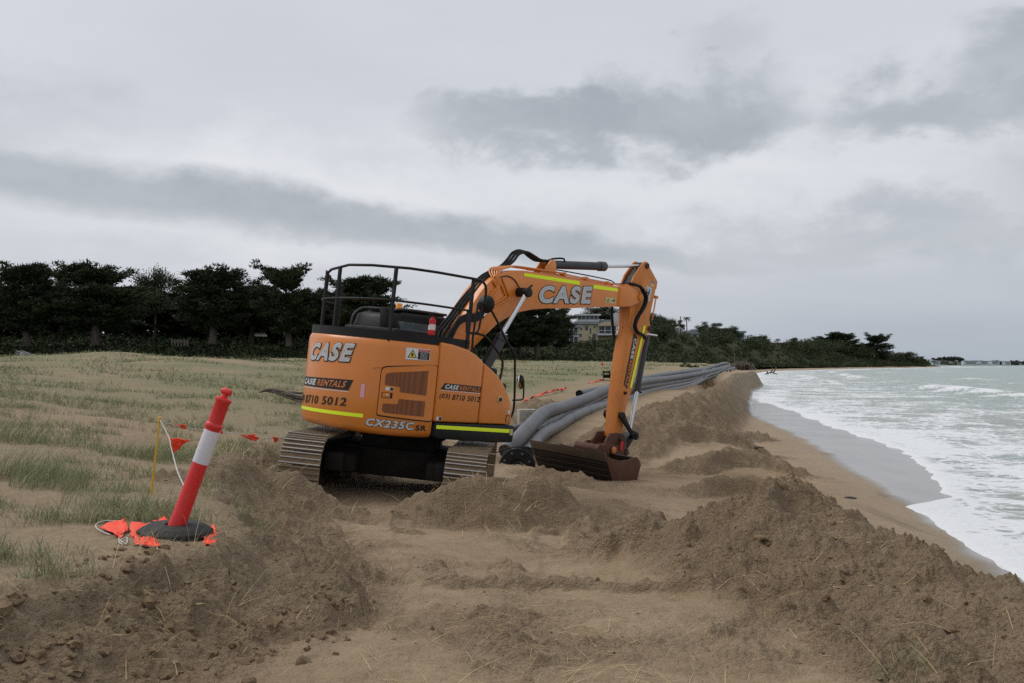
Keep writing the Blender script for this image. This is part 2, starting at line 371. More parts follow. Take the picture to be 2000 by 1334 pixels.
    if detail:
        n1 = fbm(x, y, .42, 4, .58, 31); n2 = fbm(x, y, .13, 4, .6, 32); n3 = fbm(x, y, .05, 3, .6, 33)
        n0 = fbm(x, y, 1.3, 3, .5, 30); lump = np.clip(n2 + .10, 0, 1) ** 1.3; lump3 = np.clip(n3 + .05, 0, 1)
        patch_ = .35 + .9 * sstep(-.25, .45, n1 + .5 * n0)
        z = z + rough * (.075 * n1 + .055 * lump * patch_ + .018 * lump3 * patch_ - .02) * (.5 + .5 * near) + rough * sstep(20, 28, y) * (.16 * n0 + .10 * n1) + rough * (.5 + .5 * near) * .045 * (1 - 2.6 * np.abs(fbm(x, y, .33, 3, .55, 35))) * patch_
        und = fbm(x, y, 1.1, 3, .5, 41)
        z = z + tb * (1 - rough) * near * (.030 * und + .010 * n2 + .004 * n3)
        # scraped lines left by blade and tracks
        a = .35; uu = x * math.cos(a) + y * math.sin(a); vv = -x * math.sin(a) + y * math.cos(a)
        z = z + .010 * (1 - t) * (1 - rough) * tb * near * fbm(uu * .12, vv, .22, 3, .55, 51)
        z = z + .010 * t * near * fbm(x, y, .35, 3, .6, 61)
        for (ax, ay), (bx, by), hw in BANDS:            # prints of track shoes
            L_ = math.hypot(bx - ax, by - ay); ex, ey = (bx - ax) / L_, (by - ay) / L_; s1 = (x - ax) * ex + (y - ay) * ey; s2 = np.abs((x - ax) * -ey + (y - ay) * ex + .10 * np.sin(s1 * 1.1))
            k = sstep(hw, hw - .06, s2) * sstep(0, .4, s1) * sstep(L_, L_ - .6, s1) * sstep(-.12, .25, fbm(x, y, 1.4, 3, .5, 66)) * (1 - t)
            z = z + k * (.014 * np.sin(s1 * 2 * np.pi / .095) - .02) + .022 * (1 - t) * np.exp(-((s2 - hw - .03) / .035) ** 2) * sstep(0, .4, s1) * sstep(L_, L_ - .6, s1) * (.5 + fbm(x, y, .5, 2, .5, 67))
    wet = sstep(.35, -.1, dd + .25 * fbm(x, y, 2.0, 3, .5, 71)) * sstep(-.72, -.92, z)
    damp = sstep(bw * 1.1, 0.0, dd)
    return z, rough, t * tb, wet, damp
def gz(x, y): return float(ground_h(np.array([x]), np.array([y]), False)[0][0])

rows = np.concatenate([[-60, -20, -6, -2, 0, 1, 1.8], np.geomspace(2.8, 26, 520), np.geomspace(26.1, 60, 190), np.geomspace(60.5, 150, 80), np.geomspace(155, 6000, 50)])
tt = np.concatenate([[-9, -5, -3, -2, -1.4, -1.1], np.linspace(-.95, -.625, 40), np.linspace(-.618, .618, 700), np.linspace(.622, .95, 24), [1.1, 1.4, 2, 3, 5, 9]])
Yg, Tg = np.meshgrid(rows, tt, indexing='ij'); Xg = Tg * np.maximum(Yg, 1.6) + 0 * Yg
Zg, rg_, du_, wet_, damp_ = ground_h(Xg.ravel(), np.maximum(Yg.ravel(), .5))
far = Yg.ravel() > 135; 
nr, nc = Yg.shape; idx = np.arange(nr * nc).reshape(nr, nc)
faces = np.stack([idx[:-1, :-1], idx[:-1, 1:], idx[1:, 1:], idx[1:, :-1]], -1).reshape(-1, 4)
me = npmesh('ground', np.c_[Xg.ravel(), Yg.ravel(), Zg], faces)
for nm, a in (('rough', rg_), ('dune', du_), ('wet', wet_), ('damp', damp_)):
    at = me.attributes.new(nm, 'FLOAT', 'POINT'); at.data.foreach_set('value', a.astype(np.float32))
m_sand, T, bs = new_mat('sand', rough=.95, spec=.25)
p = T.pos(); nA = T.noise(p, .9, 5, .6); nB = T.noise(p, 7, 5, .65); nC = T.noise(p, 60, 3, .7); nD = T.noise(p, 260, 2, .6)
aR, aD, aW, aP = T.attr('rough'), T.attr('dune'), T.attr('wet'), T.attr('damp')
c = T.mix(nA.step(.3, .7), (.330, .242, .152), (.400, .303, .198))
c = T.mix((nB.step(.35, .75)) * .55, c, (.250, .181, .112))
c = T.mix(aR * nB.lin(.3, .7, .35, 1.0).sat() * .36, c, (.185, .130, .082))
c = T.mix(aD * .7, c, T.mix(nB.step(.3, .7), (.345, .270, .178), (.285, .215, .138)))
px_, py_, pz_ = T.sep(p)
mead = aD * py_.step(6.0, 40.0) * T.noise(T.scale(p, .45, .8, 1), .32, 6, .65).step(.36, .56)
c = T.mix(mead * .85, c, T.mix(nB, (.150, .175, .092), (.235, .228, .122)))
c = T.mix(aP * .75, c, T.mix(T.noise(T.scale(p, .5, .12, 1), 1.2, 5, .6).step(.42, .70), (.36, .285, .205), (.30, .243, .180)))
streak = T.noise(T.scale(p, 1.6, .22, 1), .9, 6, .6, .6).step(.56, .72)
c = T.mix(aP * streak * .6, c, (.10, .085, .075))
c = T.mix(aW, c, T.mix(T.noise(T.scale(p, .8, .2, 1), 1.0, 4, .6).step(.4, .7), (.26, .235, .20), (.19, .175, .155)))
c = T.mix((nC.step(.40, .66)) * (aR * .22 + .32), c, T.mix(1.0, c, (.50, .47, .44), 'MULTIPLY'))
c = T.mix((nD.step(.48, .70)) * .55, c, T.mix(1.0, c, (1.5, 1.45, 1.4), 'MULTIPLY'))
T.link(c, bs.inputs['Base Color'])
T.link(aW.lin(0, 1, .95, .16), bs.inputs['Roughness']); T.link(aW.lin(0, 1, .2, .6), bs.inputs['Specular IOR Level'])
lv_ = (1.0 - T.vor(p, 26, rand=1.0)) * aR * .35 + (1.0 - T.vor(p, 70, rand=1.0)) * .10 * (aR + .25)
h = nB * .5 + nC * .26 * (aR * 1.0 + .45) + nD * .06 + lv_ + T.noise(p, 2.4, 5, .68) * aR * 1.3
bmp_ = T.bump(h * (1.0 - aW) + T.noise(T.scale(p, 1, .3, 1), 3, 3, .5) * aW * .06, 1.0, .10)
T.link(bmp_, bs.inputs['Normal'])
ground = link('ground', me, m_sand); tag(ground, kind='structure')

# ================================================================== sea
ys = np.concatenate([np.linspace(-40, 2, 16), np.geomspace(2.4, 140, 380), np.geomspace(143, 9000, 120)])
ss = np.concatenate([[0, .02, .05, .09, .14], np.geomspace(.2, 5000, 360)])
Yq, Sq = np.meshgrid(ys, ss, indexing='ij')
# rows sweep outwards and follow the shore close in, straight far out
Xq = xfoam(np.maximum(Yq, 0)) + Sq
s_ = Sq.ravel(); xx = Xq.ravel(); yy = Yq.ravel()
edge = sstep(0, .16, s_)
ph = s_ + 1.8 * fbm(xx, yy, 14, 3, .5, 81)
swell = np.zeros_like(s_)
for s0, amp, wd, l, sd_ in ((11, .30, 1.8, 16, 1), (20, .45, 2.3, 22, 2), (33, .5, 3.0, 30, 3), (52, .5, 4.0, 40, 4), (80, .5, 5, 60, 5), (120, .5, 7, 80, 6)):
    c0 = s0 + 2.6 * fbm(yy, yy * .1, l * .5, 3, .5, 90 + sd_)
    dlt = (s_ - c0) / wd; along = sstep(-.05, .35, fbm(yy, yy * 0 + sd_, l, 2, .5, 70 + sd_))
    swell += amp * along * np.exp(-np.where(dlt < 0, dlt * 1.7, dlt * .8) ** 2)
dens = np.clip(30 / np.maximum(np.hypot(xx, yy), 8), .1, 1)
chop = .055 * fbm(xx * .6, yy, .55, 4, .55, 84) * np.clip(dens * 1.4, 0, 1) + .13 * fbm(xx, yy * .6, 3.2, 3, .5, 85)
gsea = ground_h(xx[s_ < 6], np.maximum(yy[s_ < 6], .5), False)[0]; bse = np.full(s_.shape, -1.03); bse[s_ < 6] = np.minimum(np.maximum(gsea + .004, -1.03), -.985) * (1 - sstep(2, 6, s_[s_ < 6])) - 1.03 * sstep(2, 6, s_[s_ < 6])
zz = bse - .012 + .045 * edge + edge * (swell + chop * sstep(0, 5, s_) * (.4 + .6 * sstep(3, 30, s_)))
foam = np.interp(s_, [0, .4, 3, 12, 24, 40, 70, 130, 300, 1200], [1, .86, .66, .55, .43, .30, .17, .09, .06, .05]) + .6 * np.clip(swell, 0, .5)
ns, ms = Yq.shape; idx = np.arange(ns * ms).reshape(ns, ms)
faces = np.stack([idx[:-1, :-1], idx[:-1, 1:], idx[1:, 1:], idx[1:, :-1]], -1).reshape(-1, 4)
me = npmesh('sea', np.c_[xx, yy, zz], faces)
at = me.attributes.new('foam', 'FLOAT', 'POINT'); at.data.foreach_set('value', foam.astype(np.float32))
at = me.attributes.new('off', 'FLOAT', 'POINT'); at.data.foreach_set('value', s_.astype(np.float32))
m_sea, T, bs = new_mat('sea_water', rough=.2, spec=.5)
p = T.pos(); fo = T.attr('foam'); of = T.attr('off')
wv = T.node('ShaderNodeVectorMath', operation='ADD'); T.link(p, wv.inputs[0])
wn = T.noise(p, .6, 3, .5, out='Color'); wsc = T.scale(wn, 1.6, 1.6, 0); T.link(wsc, wv.inputs[1]); pw = S(T.nt, wv.outputs[0])
web = T.vor(T.scale(pw, .9, .55, 1), 1.7, 'DISTANCE_TO_EDGE').step(.16, .0)
web2 = T.vor(T.scale(pw, .8, .5, 1), 5.2, 'DISTANCE_TO_EDGE').step(.22, .0)
fn = T.noise(T.scale(pw, .8, .45, 1), .55, 7, .62, .4); fn2 = T.noise(T.scale(p, .55, 1.5, 1), 3.2, 6, .7, .5)
mask = (fo * 1.25 - .68 + (fn - .5) * 1.7 + (fn2 - .5) * 1.1 + web * .22 + web2 * .16)
mask = mask.step(.02, .42)
mask = mask.mx((1.0 - of.step(.25, .75)) * .95)
wc = T.mix(of.step(15, 140), (.25, .275, .225), (.125, .300, .270))
wc = T.mix(T.noise(T.scale(p, .3, .3, 1), .12, 4, .6).step(.35, .7) * .6, wc, (.17, .290, .255))
T.link(T.mix(mask, wc, (.76, .775, .78)), bs.inputs['Base Color'])
T.link(mask.lin(0, 1, .22, .8), bs.inputs['Roughness'])
hh = T.noise(T.scale(p, .5, 1.6, 1), 2.6, 6, .65) * .8 + mask * .25 + fn2 * .3
T.link(T.bump(hh, .8, .16), bs.inputs['Normal'])
sea = link('sea', me, m_sea); tag(sea, kind='structure')
# ================================================================== excavator
def paint(name, col, rough=.35, dirt=.35, dcol=(.26, .19, .12), scale=3.0, coat=.25, wear=0.0, wcol=(.05, .03, .02)):
    m, T, b = new_mat(name, col, rough)
    p = T.coord('Object'); a = T.noise(p, scale, 6, .65); f = T.noise(p, scale * 9, 4, .7); g = T.noise(T.scale(p, 1, 1, .18), scale * 4, 4, .6)
    c = T.mix(a.step(.3, .7) * .22, col, tuple(x * .80 for x in col))
    d = (a.step(.45, .75) * .5 + g.step(.5, .8) * .5) * f.step(.3, .7) * dirt
    c = T.mix(d.sat(), c, dcol)
    lo_ = T.sep(p)[2]; spl = T.noise(T.scale(p, 1, 1, .7), 5.5, 6, .72).step(.50, .66); film = (1.0 - lo_.step(.75, 1.7)) * dirt
    c = T.mix((film * (spl * 1.1 + .35) + T.noise(p, 1.1, 5, .65).step(.5, .8) * dirt * .35).sat() * .75, c, dcol)
    if wear: c = T.mix(f.step(.62, .68) * a.step(.45, .6) * wear, c, wcol)
    T.link(c, b.inputs['Base Color']); T.link(a.lin(.3, .7, rough * .85, min(rough * 1.4, 1)), b.inputs['Roughness'])
    T.link(T.bump(f, .06, .01), b.inputs['Normal'])
    b.inputs['Specular IOR Level'].default_value = .5 if coat else .3; b.inputs['Coat Weight'].default_value = coat; b.inputs['Coat Roughness'].default_value = .25
    return m
M_or = paint('orange_paint', (.68, .205, .018), .32, .24, coat=.35)
M_or2 = paint('worn_orange_paint', (.60, .19, .022), .45, .45, (.20, .12, .07), 2.2, .1, .9)
M_blk = paint('black_paint', (.0075, .0075, .008), .5, .10, (.06, .045, .035), 3, 0)
M_rub = paint('hose_rubber', (.007, .007, .007), .6, .12, (.06, .045, .035), 6, 0)
M_chr = paint('chrome_rod', (.62, .63, .64), .16, .12, scale=8, coat=0); M_chr.node_tree.nodes['Principled BSDF'].inputs['Metallic'].default_value = 1
M_cyl = paint('cylinder_grey', (.022, .023, .026), .45, .25, (.12, .09, .07), 4, .1)
M_rust = paint('rusty_bucket_steel', (.085, .026, .015), .6, .55, (.12, .07, .042), 3.5, 0, .5, (.02, .012, .01))
M_in = paint('dark_steel_plate', (.020, .016, .014), .55, .45, (.07, .05, .035), 3, 0)
M_edge = paint('worn_edge_steel', (.085, .068, .052), .5, .7, (.17, .125, .085), 6, 0)
M_trk = paint('sandy_track_steel', (.165, .118, .072), .85, 1.0, (.27, .19, .115), 2.5, 0)
_nt = M_trk.node_tree; _T = Tree(_nt); _b = _nt.nodes['Principled BSDF']; _oi = _nt.nodes.new('ShaderNodeObjectInfo'); _old = S(_nt, _b.inputs['Base Color'].links[0].from_socket)
_pk = _T.noise(_T.pos(), 9, 5, .65) + S(_nt, _oi.outputs['Random']) * .5
_T.link(_T.mix(_pk.step(.55, .95), _old, (.30, .215, .13)), _b.inputs['Base Color']); _T.link(_T.bump(_T.noise(_T.pos(), 30, 5, .7), .9, .03), _b.inputs['Normal'])
M_bar = paint('polished_grouser_steel', (.42, .41, .40), .35, .45, (.22, .17, .12), 7, 0); M_bar.node_tree.nodes['Principled BSDF'].inputs['Metallic'].default_value = .7
M_und = paint('dirty_black_steel', (.008, .0075, .007), .7, .22, (.06, .045, .03), 2.5, 0)
M_idl = paint('rusty_idler_steel', (.055, .026, .018), .7, .6, (.15, .10, .065), 4, 0)
def flat(name, col, rough=.45, spec=.4): return new_mat(name, col, rough, 0, spec)[0]
M_sil, M_ink, M_yel = flat('silver_print', (.50, .51, .52)), flat('black_print', (.012, .012, .012)), flat('lime_reflective_tape', (.80, .97, .012), .3)
M_wht, M_org, M_pnk, M_red = flat('white_print', (.68, .68, .67)), flat('orange_print', (.62, .20, .05)), flat('pink_sticker', (.70, .36, .46)), flat('red_paint', (.52, .012, .015), .35)
M_warn, M_tan = flat('warning_yellow', (.72, .55, .03)), flat('tan_sticker', (.55, .45, .22))
M_glass = new_mat('cab_glass', (.10, .125, .13), .06)[0]; M_mir = new_mat('mirror_glass', (.75, .77, .78), .04, 1.0)[0]
M_bcn = new_mat('amber_beacon', (.85, .30, .01), .25)[0]
mgr, T, b = new_mat('perforated_grille', rough=.6)
vv = T.vor(T.scale(T.coord('Object'), 1, .6, 1), 55, rand=.1)
T.link(T.mix(vv.step(.26, .40), (.020, .012, .009), (.24, .075, .020)), b.inputs['Base Color']); M_grl = mgr

TH = R(47); YAW, ROLL = R(1.3), R(6.0)
ft = Vector((math.sin(YAW), math.cos(YAW), 0)); r0 = Vector((math.cos(YAW), -math.sin(YAW), 0)); u0 = Vector((0, 0, 1))
rt = r0 * math.cos(ROLL) - u0 * math.sin(ROLL); upv = u0 * math.cos(ROLL) + r0 * math.sin(ROLL)
fw = rt * math.cos(TH) + ft * math.sin(TH); lf = -rt * math.sin(TH) + ft * math.cos(TH)
exc = thing('excavator', 'orange tracked excavator with black handrail parked beside the grey pipes', 'excavator')
exc.matrix_world = Matrix.Translation((-1.79, 16.6, -.31)) @ Matrix((fw, lf, upv)).transposed().to_4x4()

# ---- body outline
def cw_r(a): return ((1 / 1.8) ** 8 + (abs(math.sin(a)) / 1.37) ** 8) ** (-1 / 8)
_a = np.linspace(R(255), R(105), 3000); _p = np.array([(cw_r(t) * math.cos(t), cw_r(t) * math.sin(t)) for t in _a])
_k = np.argmax(_p[:, 0] < -.70); _e = len(_p) - np.argmax(_p[::-1, 0] < -.70); _p = _p[_k:_e]
_s = np.r_[0, np.cumsum(np.hypot(*np.diff(_p, axis=0).T))]; STOT = float(_s[-1])
def cw_xy(s, off=0.0):
    e = .01; f = lambda q: (float(np.interp(q, _s, _p[:, 0])), float(np.interp(q, _s, _p[:, 1])))
    x, y = f(s); a, b_ = f(max(s - e, 0)); c_, d_ = f(min(s + e, STOT)); tx, ty = c_ - a, d_ - b_; l = math.hypot(tx, ty) or 1
    return x + ty / l * -off * -1 * -1, y - tx / l * -off * -1 * -1
def cw_pt(h, z, off=0.0):
    x, y = cw_xy(-h); n = Vector((0, 0)); e = .01
    x1, y1 = cw_xy(max(-h - e, 0)); x2, y2 = cw_xy(min(-h + e, STOT)); t = Vector((x2 - x1, y2 - y1)).normalized()
    n = Vector((t.y, -t.x))
    if n.dot(Vector((x, y))) < 0: n = -n
    return (x + n.x * off, y + n.y * off, z)
def side_pt(h, z, off=0.0): return (h, -1.37 - off, z)
def boom_pt(h, z, off=0.0): return (h, -.22 - off, z)
def arm_pt(h, z, off=0.0): return (h, -.146 - off, z)

def wrap(bm, mp, off, thick=0.0, step=.07):
    """2-D bmesh (h,z,0) -> surface"""
    hs = [v.co.x for v in bm.verts]
    if mp is cw_pt:
        h = math.ceil(min(hs) / step) * step
        while h < max(hs):
            bmesh.ops.bisect_plane(bm, geom=bm.verts[:] + bm.edges[:] + bm.faces[:], plane_co=(h, 0, 0), plane_no=(1, 0, 0)); h += step
    if thick > 0:
        r_ = bmesh.ops.extrude_face_region(bm, geom=bm.faces[:]); up_ = {v for v in r_['geom'] if isinstance(v, bmesh.types.BMVert)}
        for v in bm.verts: v.co = Vector(mp(v.co.x, v.co.y, off + (thick if v in up_ else 0)))
    else:
        for v in bm.verts: v.co = Vector(mp(v.co.x, v.co.y, off))
def patch(name, poly, mp, mat, parent, off=.003, thick=0.0, rnd=0.0):
    if rnd:
        out = []; n = len(poly)
        for i in range(n):
            p0, p1, p2 = Vector(poly[i - 1]), Vector(poly[i]), Vector(poly[(i + 1) % n])
            a = p1 + (p0 - p1).normalized() * min(rnd, (p0 - p1).length * .4); c_ = p1 + (p2 - p1).normalized() * min(rnd, (p2 - p1).length * .4)
            for k in range(5): t = k / 4; out.append(tuple(a * (1 - t) ** 2 + p1 * 2 * t * (1 - t) + c_ * t * t))
        poly = out
    bm = bmesh.new(); bm.faces.new([bm.verts.new((p[0], p[1], 0)) for p in poly])
    wrap(bm, mp, off, thick); bmesh.ops.recalc_face_normals(bm, faces=bm.faces)
    me = bpy.data.meshes.new(name); bm.to_mesh(me); bm.free(); shade(me, 40); return link(name, me, mat, parent)
def glyphs(body, stroke=0.0, outline=False):
    """text outline (x, y, z ~ 0) as a bmesh: the filled face plus a flat stroke round its edge for weight"""
    bm = bmesh.new()
    for mode in (('FRONT', 0.0), ('NONE', stroke)):
        if mode[0] == 'NONE' and stroke <= 0: continue
        cu = bpy.data.curves.new('txt', 'FONT'); cu.body = body; cu.resolution_u = 4; cu.space_character = 1.06 + STROKE_SP
        if mode[0] == 'NONE': cu.fill_mode = 'NONE'; cu.bevel_depth = stroke; cu.bevel_resolution = 1
        else: cu.fill_mode = 'FRONT'
        o = bpy.data.objects.new('txt', cu); C.objects.link(o); bpy.context.view_layer.update()
        me = o.evaluated_get(bpy.context.evaluated_depsgraph_get()).to_mesh(); k0 = len(bm.verts); bm.from_mesh(me); bm.verts.ensure_lookup_table()
        if mode[0] == 'NONE':
            for v in bm.verts[k0:]: v.co.z = v.co.z / stroke
        bpy.data.objects.remove(o); bpy.data.curves.remove(cu)
    for f in [f for f in bm.faces if len(f.verts) > 2 and max(v.co.z for v in f.verts) < -.5]: bm.faces.remove(f)
    return bm
STROKE_SP = 0.0
def lettering(name, body, quad, mp, mat, parent, bold=.03, grow=0.0, off=.005):
    """quad: bottom-left, top-left, top-right, bottom-right in (h, z)"""
    global STROKE_SP
    bl, tl, tr, br = [Vector(q) for q in quad]; STROKE_SP = bold * 1.6
    bold = bold * .62; ref = glyphs(body, bold); xs = [v.co.x for v in ref.verts]; ys_ = [v.co.y for v in ref.verts]
    x0, x1, y0, y1 = min(xs), max(xs), min(ys_), max(ys_)
    bm = ref
    if grow: ref.free(); bm = glyphs(body, bold + grow)
    zz_ = {}
    for v in bm.verts:
        a = (v.co.x - x0) / (x1 - x0); c_ = (v.co.y - y0) / (y1 - y0); hz_ = v.co.z
        q = (bl * (1 - a) + br * a) * (1 - c_) + (tl * (1 - a) + tr * a) * c_; v.co = Vector((q.x, q.y, hz_ * .0012))
    hs = [v.co.x for v in bm.verts]
    if mp is cw_pt:
        h = math.ceil(min(hs) / .1) * .1
        while h < max(hs): bmesh.ops.bisect_plane(bm, geom=bm.verts[:] + bm.edges[:] + bm.faces[:], plane_co=(h, 0, 0), plane_no=(1, 0, 0)); h += .1
    for v in bm.verts: v.co = Vector(mp(v.co.x, v.co.y, off + v.co.z))
    me = bpy.data.meshes.new(name); bm.to_mesh(me); bm.free(); return link(name, me, mat, parent)
def neg(q): return [(-a, b_) for a, b_ in q]

# ---- counterweight (lofted round the swing circle)
prof = [(.16, .82), (.06, .835), (.02, .87), (0, .92), (0, 1.4), (0, 2.14), (.012, 2.20), (.04, 2.255), (.085, 2.285), (.16, 2.30)]
NS = 72; v = []; f = []
for i in range(NS + 1):
    s = STOT * i / NS
    for ins, z in prof: v.append(cw_pt(-s, z, -ins))
K = len(prof)
for i in range(NS):
    for k in range(K - 1): f.append((i * K + k, (i + 1) * K + k, (i + 1) * K + k + 1, i * K + k + 1))
f.append(tuple(i * K + K - 1 for i in range(NS + 1))); f.append(tuple(i * K for i in range(NS, -1, -1)))
f.append(tuple(range(K))[::-1] + tuple(NS * K + k for k in range(K)))
bmx = B().add(v, f); cw = bmx.obj('counterweight', M_or, exc, smooth=40)
lettering('lettering', 'CASE', neg([(2.57, 1.80), (2.39, 2.09), (1.35, 2.14), (1.44, 1.85)]), cw_pt, M_ink, cw, .085, .03, .005)
lettering('lettering', 'CASE', neg([(2.57, 1.80), (2.39, 2.09), (1.35, 2.14), (1.44, 1.85)]), cw_pt, M_sil, cw, .085, 0, .008)
patch('name_band', neg([(2.86, 1.39), (2.81, 1.535), (1.33, 1.595), (1.40, 1.43)]), cw_pt, M_ink, cw, .004)
patch('name_band_line', neg([(2.84, 1.365), (2.84, 1.375), (1.40, 1.415), (1.40, 1.405)]), cw_pt, M_wht, cw, .004)
lettering('lettering', 'CASE', neg([(2.74, 1.42), (2.69, 1.51), (2.16, 1.535), (2.20, 1.435)]), cw_pt, M_wht, cw, .07, 0, .007)
lettering('lettering', 'RENTALS', neg([(2.13, 1.437), (2.09, 1.535), (1.43, 1.568), (1.48, 1.462)]), cw_pt, M_org, cw, .055, 0, .007)
for t_, a_, b_ in (('(03)', 0, .24), ('8710', .30, .60), ('5012', .67, 1.0)): lettering('phone_number', t_, neg([(3.02 - 1.60 * a_, 1.10 + .09 * a_), (3.0 - 1.6 * a_, 1.24 + .08 * a_), (3.0 - 1.6 * b_, 1.24 + .08 * b_), (3.02 - 1.6 * b_, 1.10 + .09 * b_)]), cw_pt, M_ink, cw, .04, 0, .006)
patch('reflective_stripe', neg([(3.3, 1.005), (3.3, 1.055), (1.10, 1.11), (1.10, 1.055)]), cw_pt, M_yel, cw, .005)
qd = neg([(1.06, .945), (1.02, 1.06), (.30, 1.06), (.33, .935)])
lettering('model_lettering', 'CX235C', qd, cw_pt, M_ink, cw, .08, .035, .005); lettering('model_lettering', 'CX235C', qd, cw_pt, M_sil, cw, .085, 0, .008)
lettering('model_lettering', 'SR', neg([(.285, .935), (.275, 1.02), (.09, 1.02), (.09, .935)]), cw_pt, M_ink, cw, .05, 0, .006)
patch('tag_sticker', neg([(1.185, 1.35), (1.185, 1.555), (1.12, 1.555), (1.12, 1.35)]), cw_pt, M_pnk, cw, .004)
w_ = patch('warning_sticker', neg([(.555, 1.99), (.56, 2.165), (.165, 2.17), (.16, 2.0)]), cw_pt, M_wht, cw, .004)
patch('warning_triangle', neg([(.53, 2.02), (.455, 2.145), (.38, 2.022)]), cw_pt, M_ink, cw, .006); patch('warning_triangle', neg([(.51, 2.03), (.455, 2.125), (.40, 2.032)]), cw_pt, M_warn, cw, .008)
patch('warning_figure', neg([(.468, 2.04), (.475, 2.07), (.455, 2.10), (.44, 2.07), (.448, 2.04)]), cw_pt, M_ink, cw, .010)
patch('warning_panel', neg([(.365, 2.005), (.365, 2.12), (.172, 2.12), (.172, 2.008)]), cw_pt, M_ink, cw, .006); patch('warning_panel', neg([(.365, 2.123), (.365, 2.158), (.172, 2.16), (.172, 2.125)]), cw_pt, M_red, cw, .006)
lettering('warning_lettering', 'DANGER', neg([(.34, 2.130), (.34, 2.151), (.20, 2.152), (.20, 2.131)]), cw_pt, M_wht, cw, .02, 0, .008)
for i, t_ in enumerate(('KEEP CLEAR OF', 'SWING AREA', 'THIS MACHINE', 'ROTATES')):
    z = 2.094 - i * .026; e_ = .02 + .012 * (i % 2)
    lettering('warning_lettering', t_, neg([(.355 - e_, z), (.355 - e_, z + .018), (.182 + e_, z + .018), (.182 + e_, z)]), cw_pt, M_wht, cw, .015, 0, .008)
# ---- engine door
dp = [(.885, 1.13), (.885, 1.80), (.83, 1.84), (.012, 1.945), (.012, 1.09), (.84, 1.125)]
patch('door_seam', neg([(.90, 1.11), (.90, 1.815), (.84, 1.86), (.004, 1.962), (.004, 1.068), (.85, 1.103)]), cw_pt, M_ink, cw, .002, 0, .06)
patch('panel_crease', neg([(1.04, 1.808), (1.0, 1.818), (.0, 1.965), (.0, 1.95), (.84, 1.842)]), cw_pt, M_or, cw, .001, .012)
door = patch('engine_door', neg(dp), cw_pt, M_or, exc, .004, .010, .06)
patch('grille', neg([(.82, 1.58), (.82, 1.74), (.75, 1.77), (.165, 1.85), (.16, 1.47), (.59, 1.49), (.59, 1.565)]), cw_pt, M_grl, door, .016, 0, .015)
patch('grille', neg([(.82, 1.19), (.82, 1.30), (.60, 1.31), (.59, 1.39), (.165, 1.385), (.165, 1.15), (.78, 1.165)]), cw_pt, M_grl, door, .016, 0, .015)
patch('latch_recess', neg([(.85, 1.385), (.85, 1.47), (.69, 1.47), (.69, 1.385)]), cw_pt, M_ink, door, .016); patch('latch', neg([(.835, 1.395), (.835, 1.462), (.725, 1.462), (.725, 1.395)]), cw_pt, M_or, door, .017, .006)
B().lathe([(.015, 0), (.015, .02), (.008, .024)], cw_pt(-.775, 1.428, .022), (-.35, -1, 0), 12).obj('lock', M_chr, door)
patch('sticker', neg([(.80, 1.50), (.80, 1.55), (.68, 1.55), (.68, 1.50)]), cw_pt, M_wht, door, .018); patch('sticker', neg([(.735, 1.505), (.735, 1.545), (.685, 1.545), (.685, 1.505)]), cw_pt, M_ink, door, .020)
# ---- right side panels
top = [(-.69, 2.30), (-.45, 2.285), (-.14, 2.235), (.06, 2.16), (.235, 2.055)]
sp = B().prism([(-.69, 1.085)] + top + [(.235, 1.085)], -1.37, -.46).obj('side_panel', M_or, exc, .035, 3, 40, 40)
fp = B().prism([(.25, 1.085), (.25, 2.045), (.42, 1.955), (.58, 1.86), (.70, 1.76), (.79, 1.66), (.88, 1.54), (.94, 1.42), (.98, 1.27), (.99, 1.085)], -1.37, -.50).obj('front_panel', M_or, exc, .03, 3, 40, 40)
patch('name_band', [(-.64, 1.585), (-.56, 1.685), (.225, 1.67), (.205, 1.575)], side_pt, M_ink, sp, .003); patch('name_band_line', [(-.64, 1.568), (-.64, 1.575), (.205, 1.565), (.205, 1.558)], side_pt, M_wht, sp, .003)
lettering('lettering', 'CASE', [(-.56, 1.60), (-.53, 1.67), (-.26, 1.663), (-.28, 1.592)], side_pt, M_wht, sp, .07, 0, .005)
lettering('lettering', 'RENTALS', [(-.25, 1.592), (-.235, 1.66), (.195, 1.652), (.18, 1.583)], side_pt, M_org, sp, .055, 0, .005)
for t_, a_, b_ in (('(03)', 0, .25), ('8710', .31, .62), ('5012', .69, 1.0)): lettering('phone_number', t_, [(-.65 + .86 * a_, 1.435 - .01 * a_), (-.63 + .855 * a_, 1.525 - .013 * a_), (-.63 + .855 * b_, 1.525 - .013 * b_), (-.65 + .86 * b_, 1.435 - .01 * b_)], side_pt, M_ink, sp, .035, 0, .004)
patch('sticker', [(-.66, 1.115), (-.66, 1.165), (-.55, 1.163), (-.55, 1.113)], side_pt, M_wht, sp, .003); patch('sticker', [(-.61, 1.118), (-.61, 1.16), (-.555, 1.158), (-.555, 1.116)], side_pt, M_ink, sp, .005)
B().lathe([(.055, 0), (.055, .012), (.042, .016)], (.66, -1.372, 1.49), (0, -1, 0), 18).obj('filler_cap', M_tan, fp); B().lathe([(.036, 0), (.036, .022), (.02, .024)], (.66, -1.374, 1.49), (0, -1, 0), 16).obj('filler_cap_hub', M_idl, fp)
patch('handle_recess', [(.845, 1.13), (.845, 1.24), (.925, 1.24), (.925, 1.13)], side_pt, M_ink, fp, .003); patch('sticker', [(.86, 1.135), (.86, 1.225), (.91, 1.225), (.91, 1.135)], side_pt, M_or, fp, .005)
patch('sticker', [(.88, 1.265), (.88, 1.32), (.925, 1.32), (.925, 1.265)], side_pt, M_wht, fp, .003)
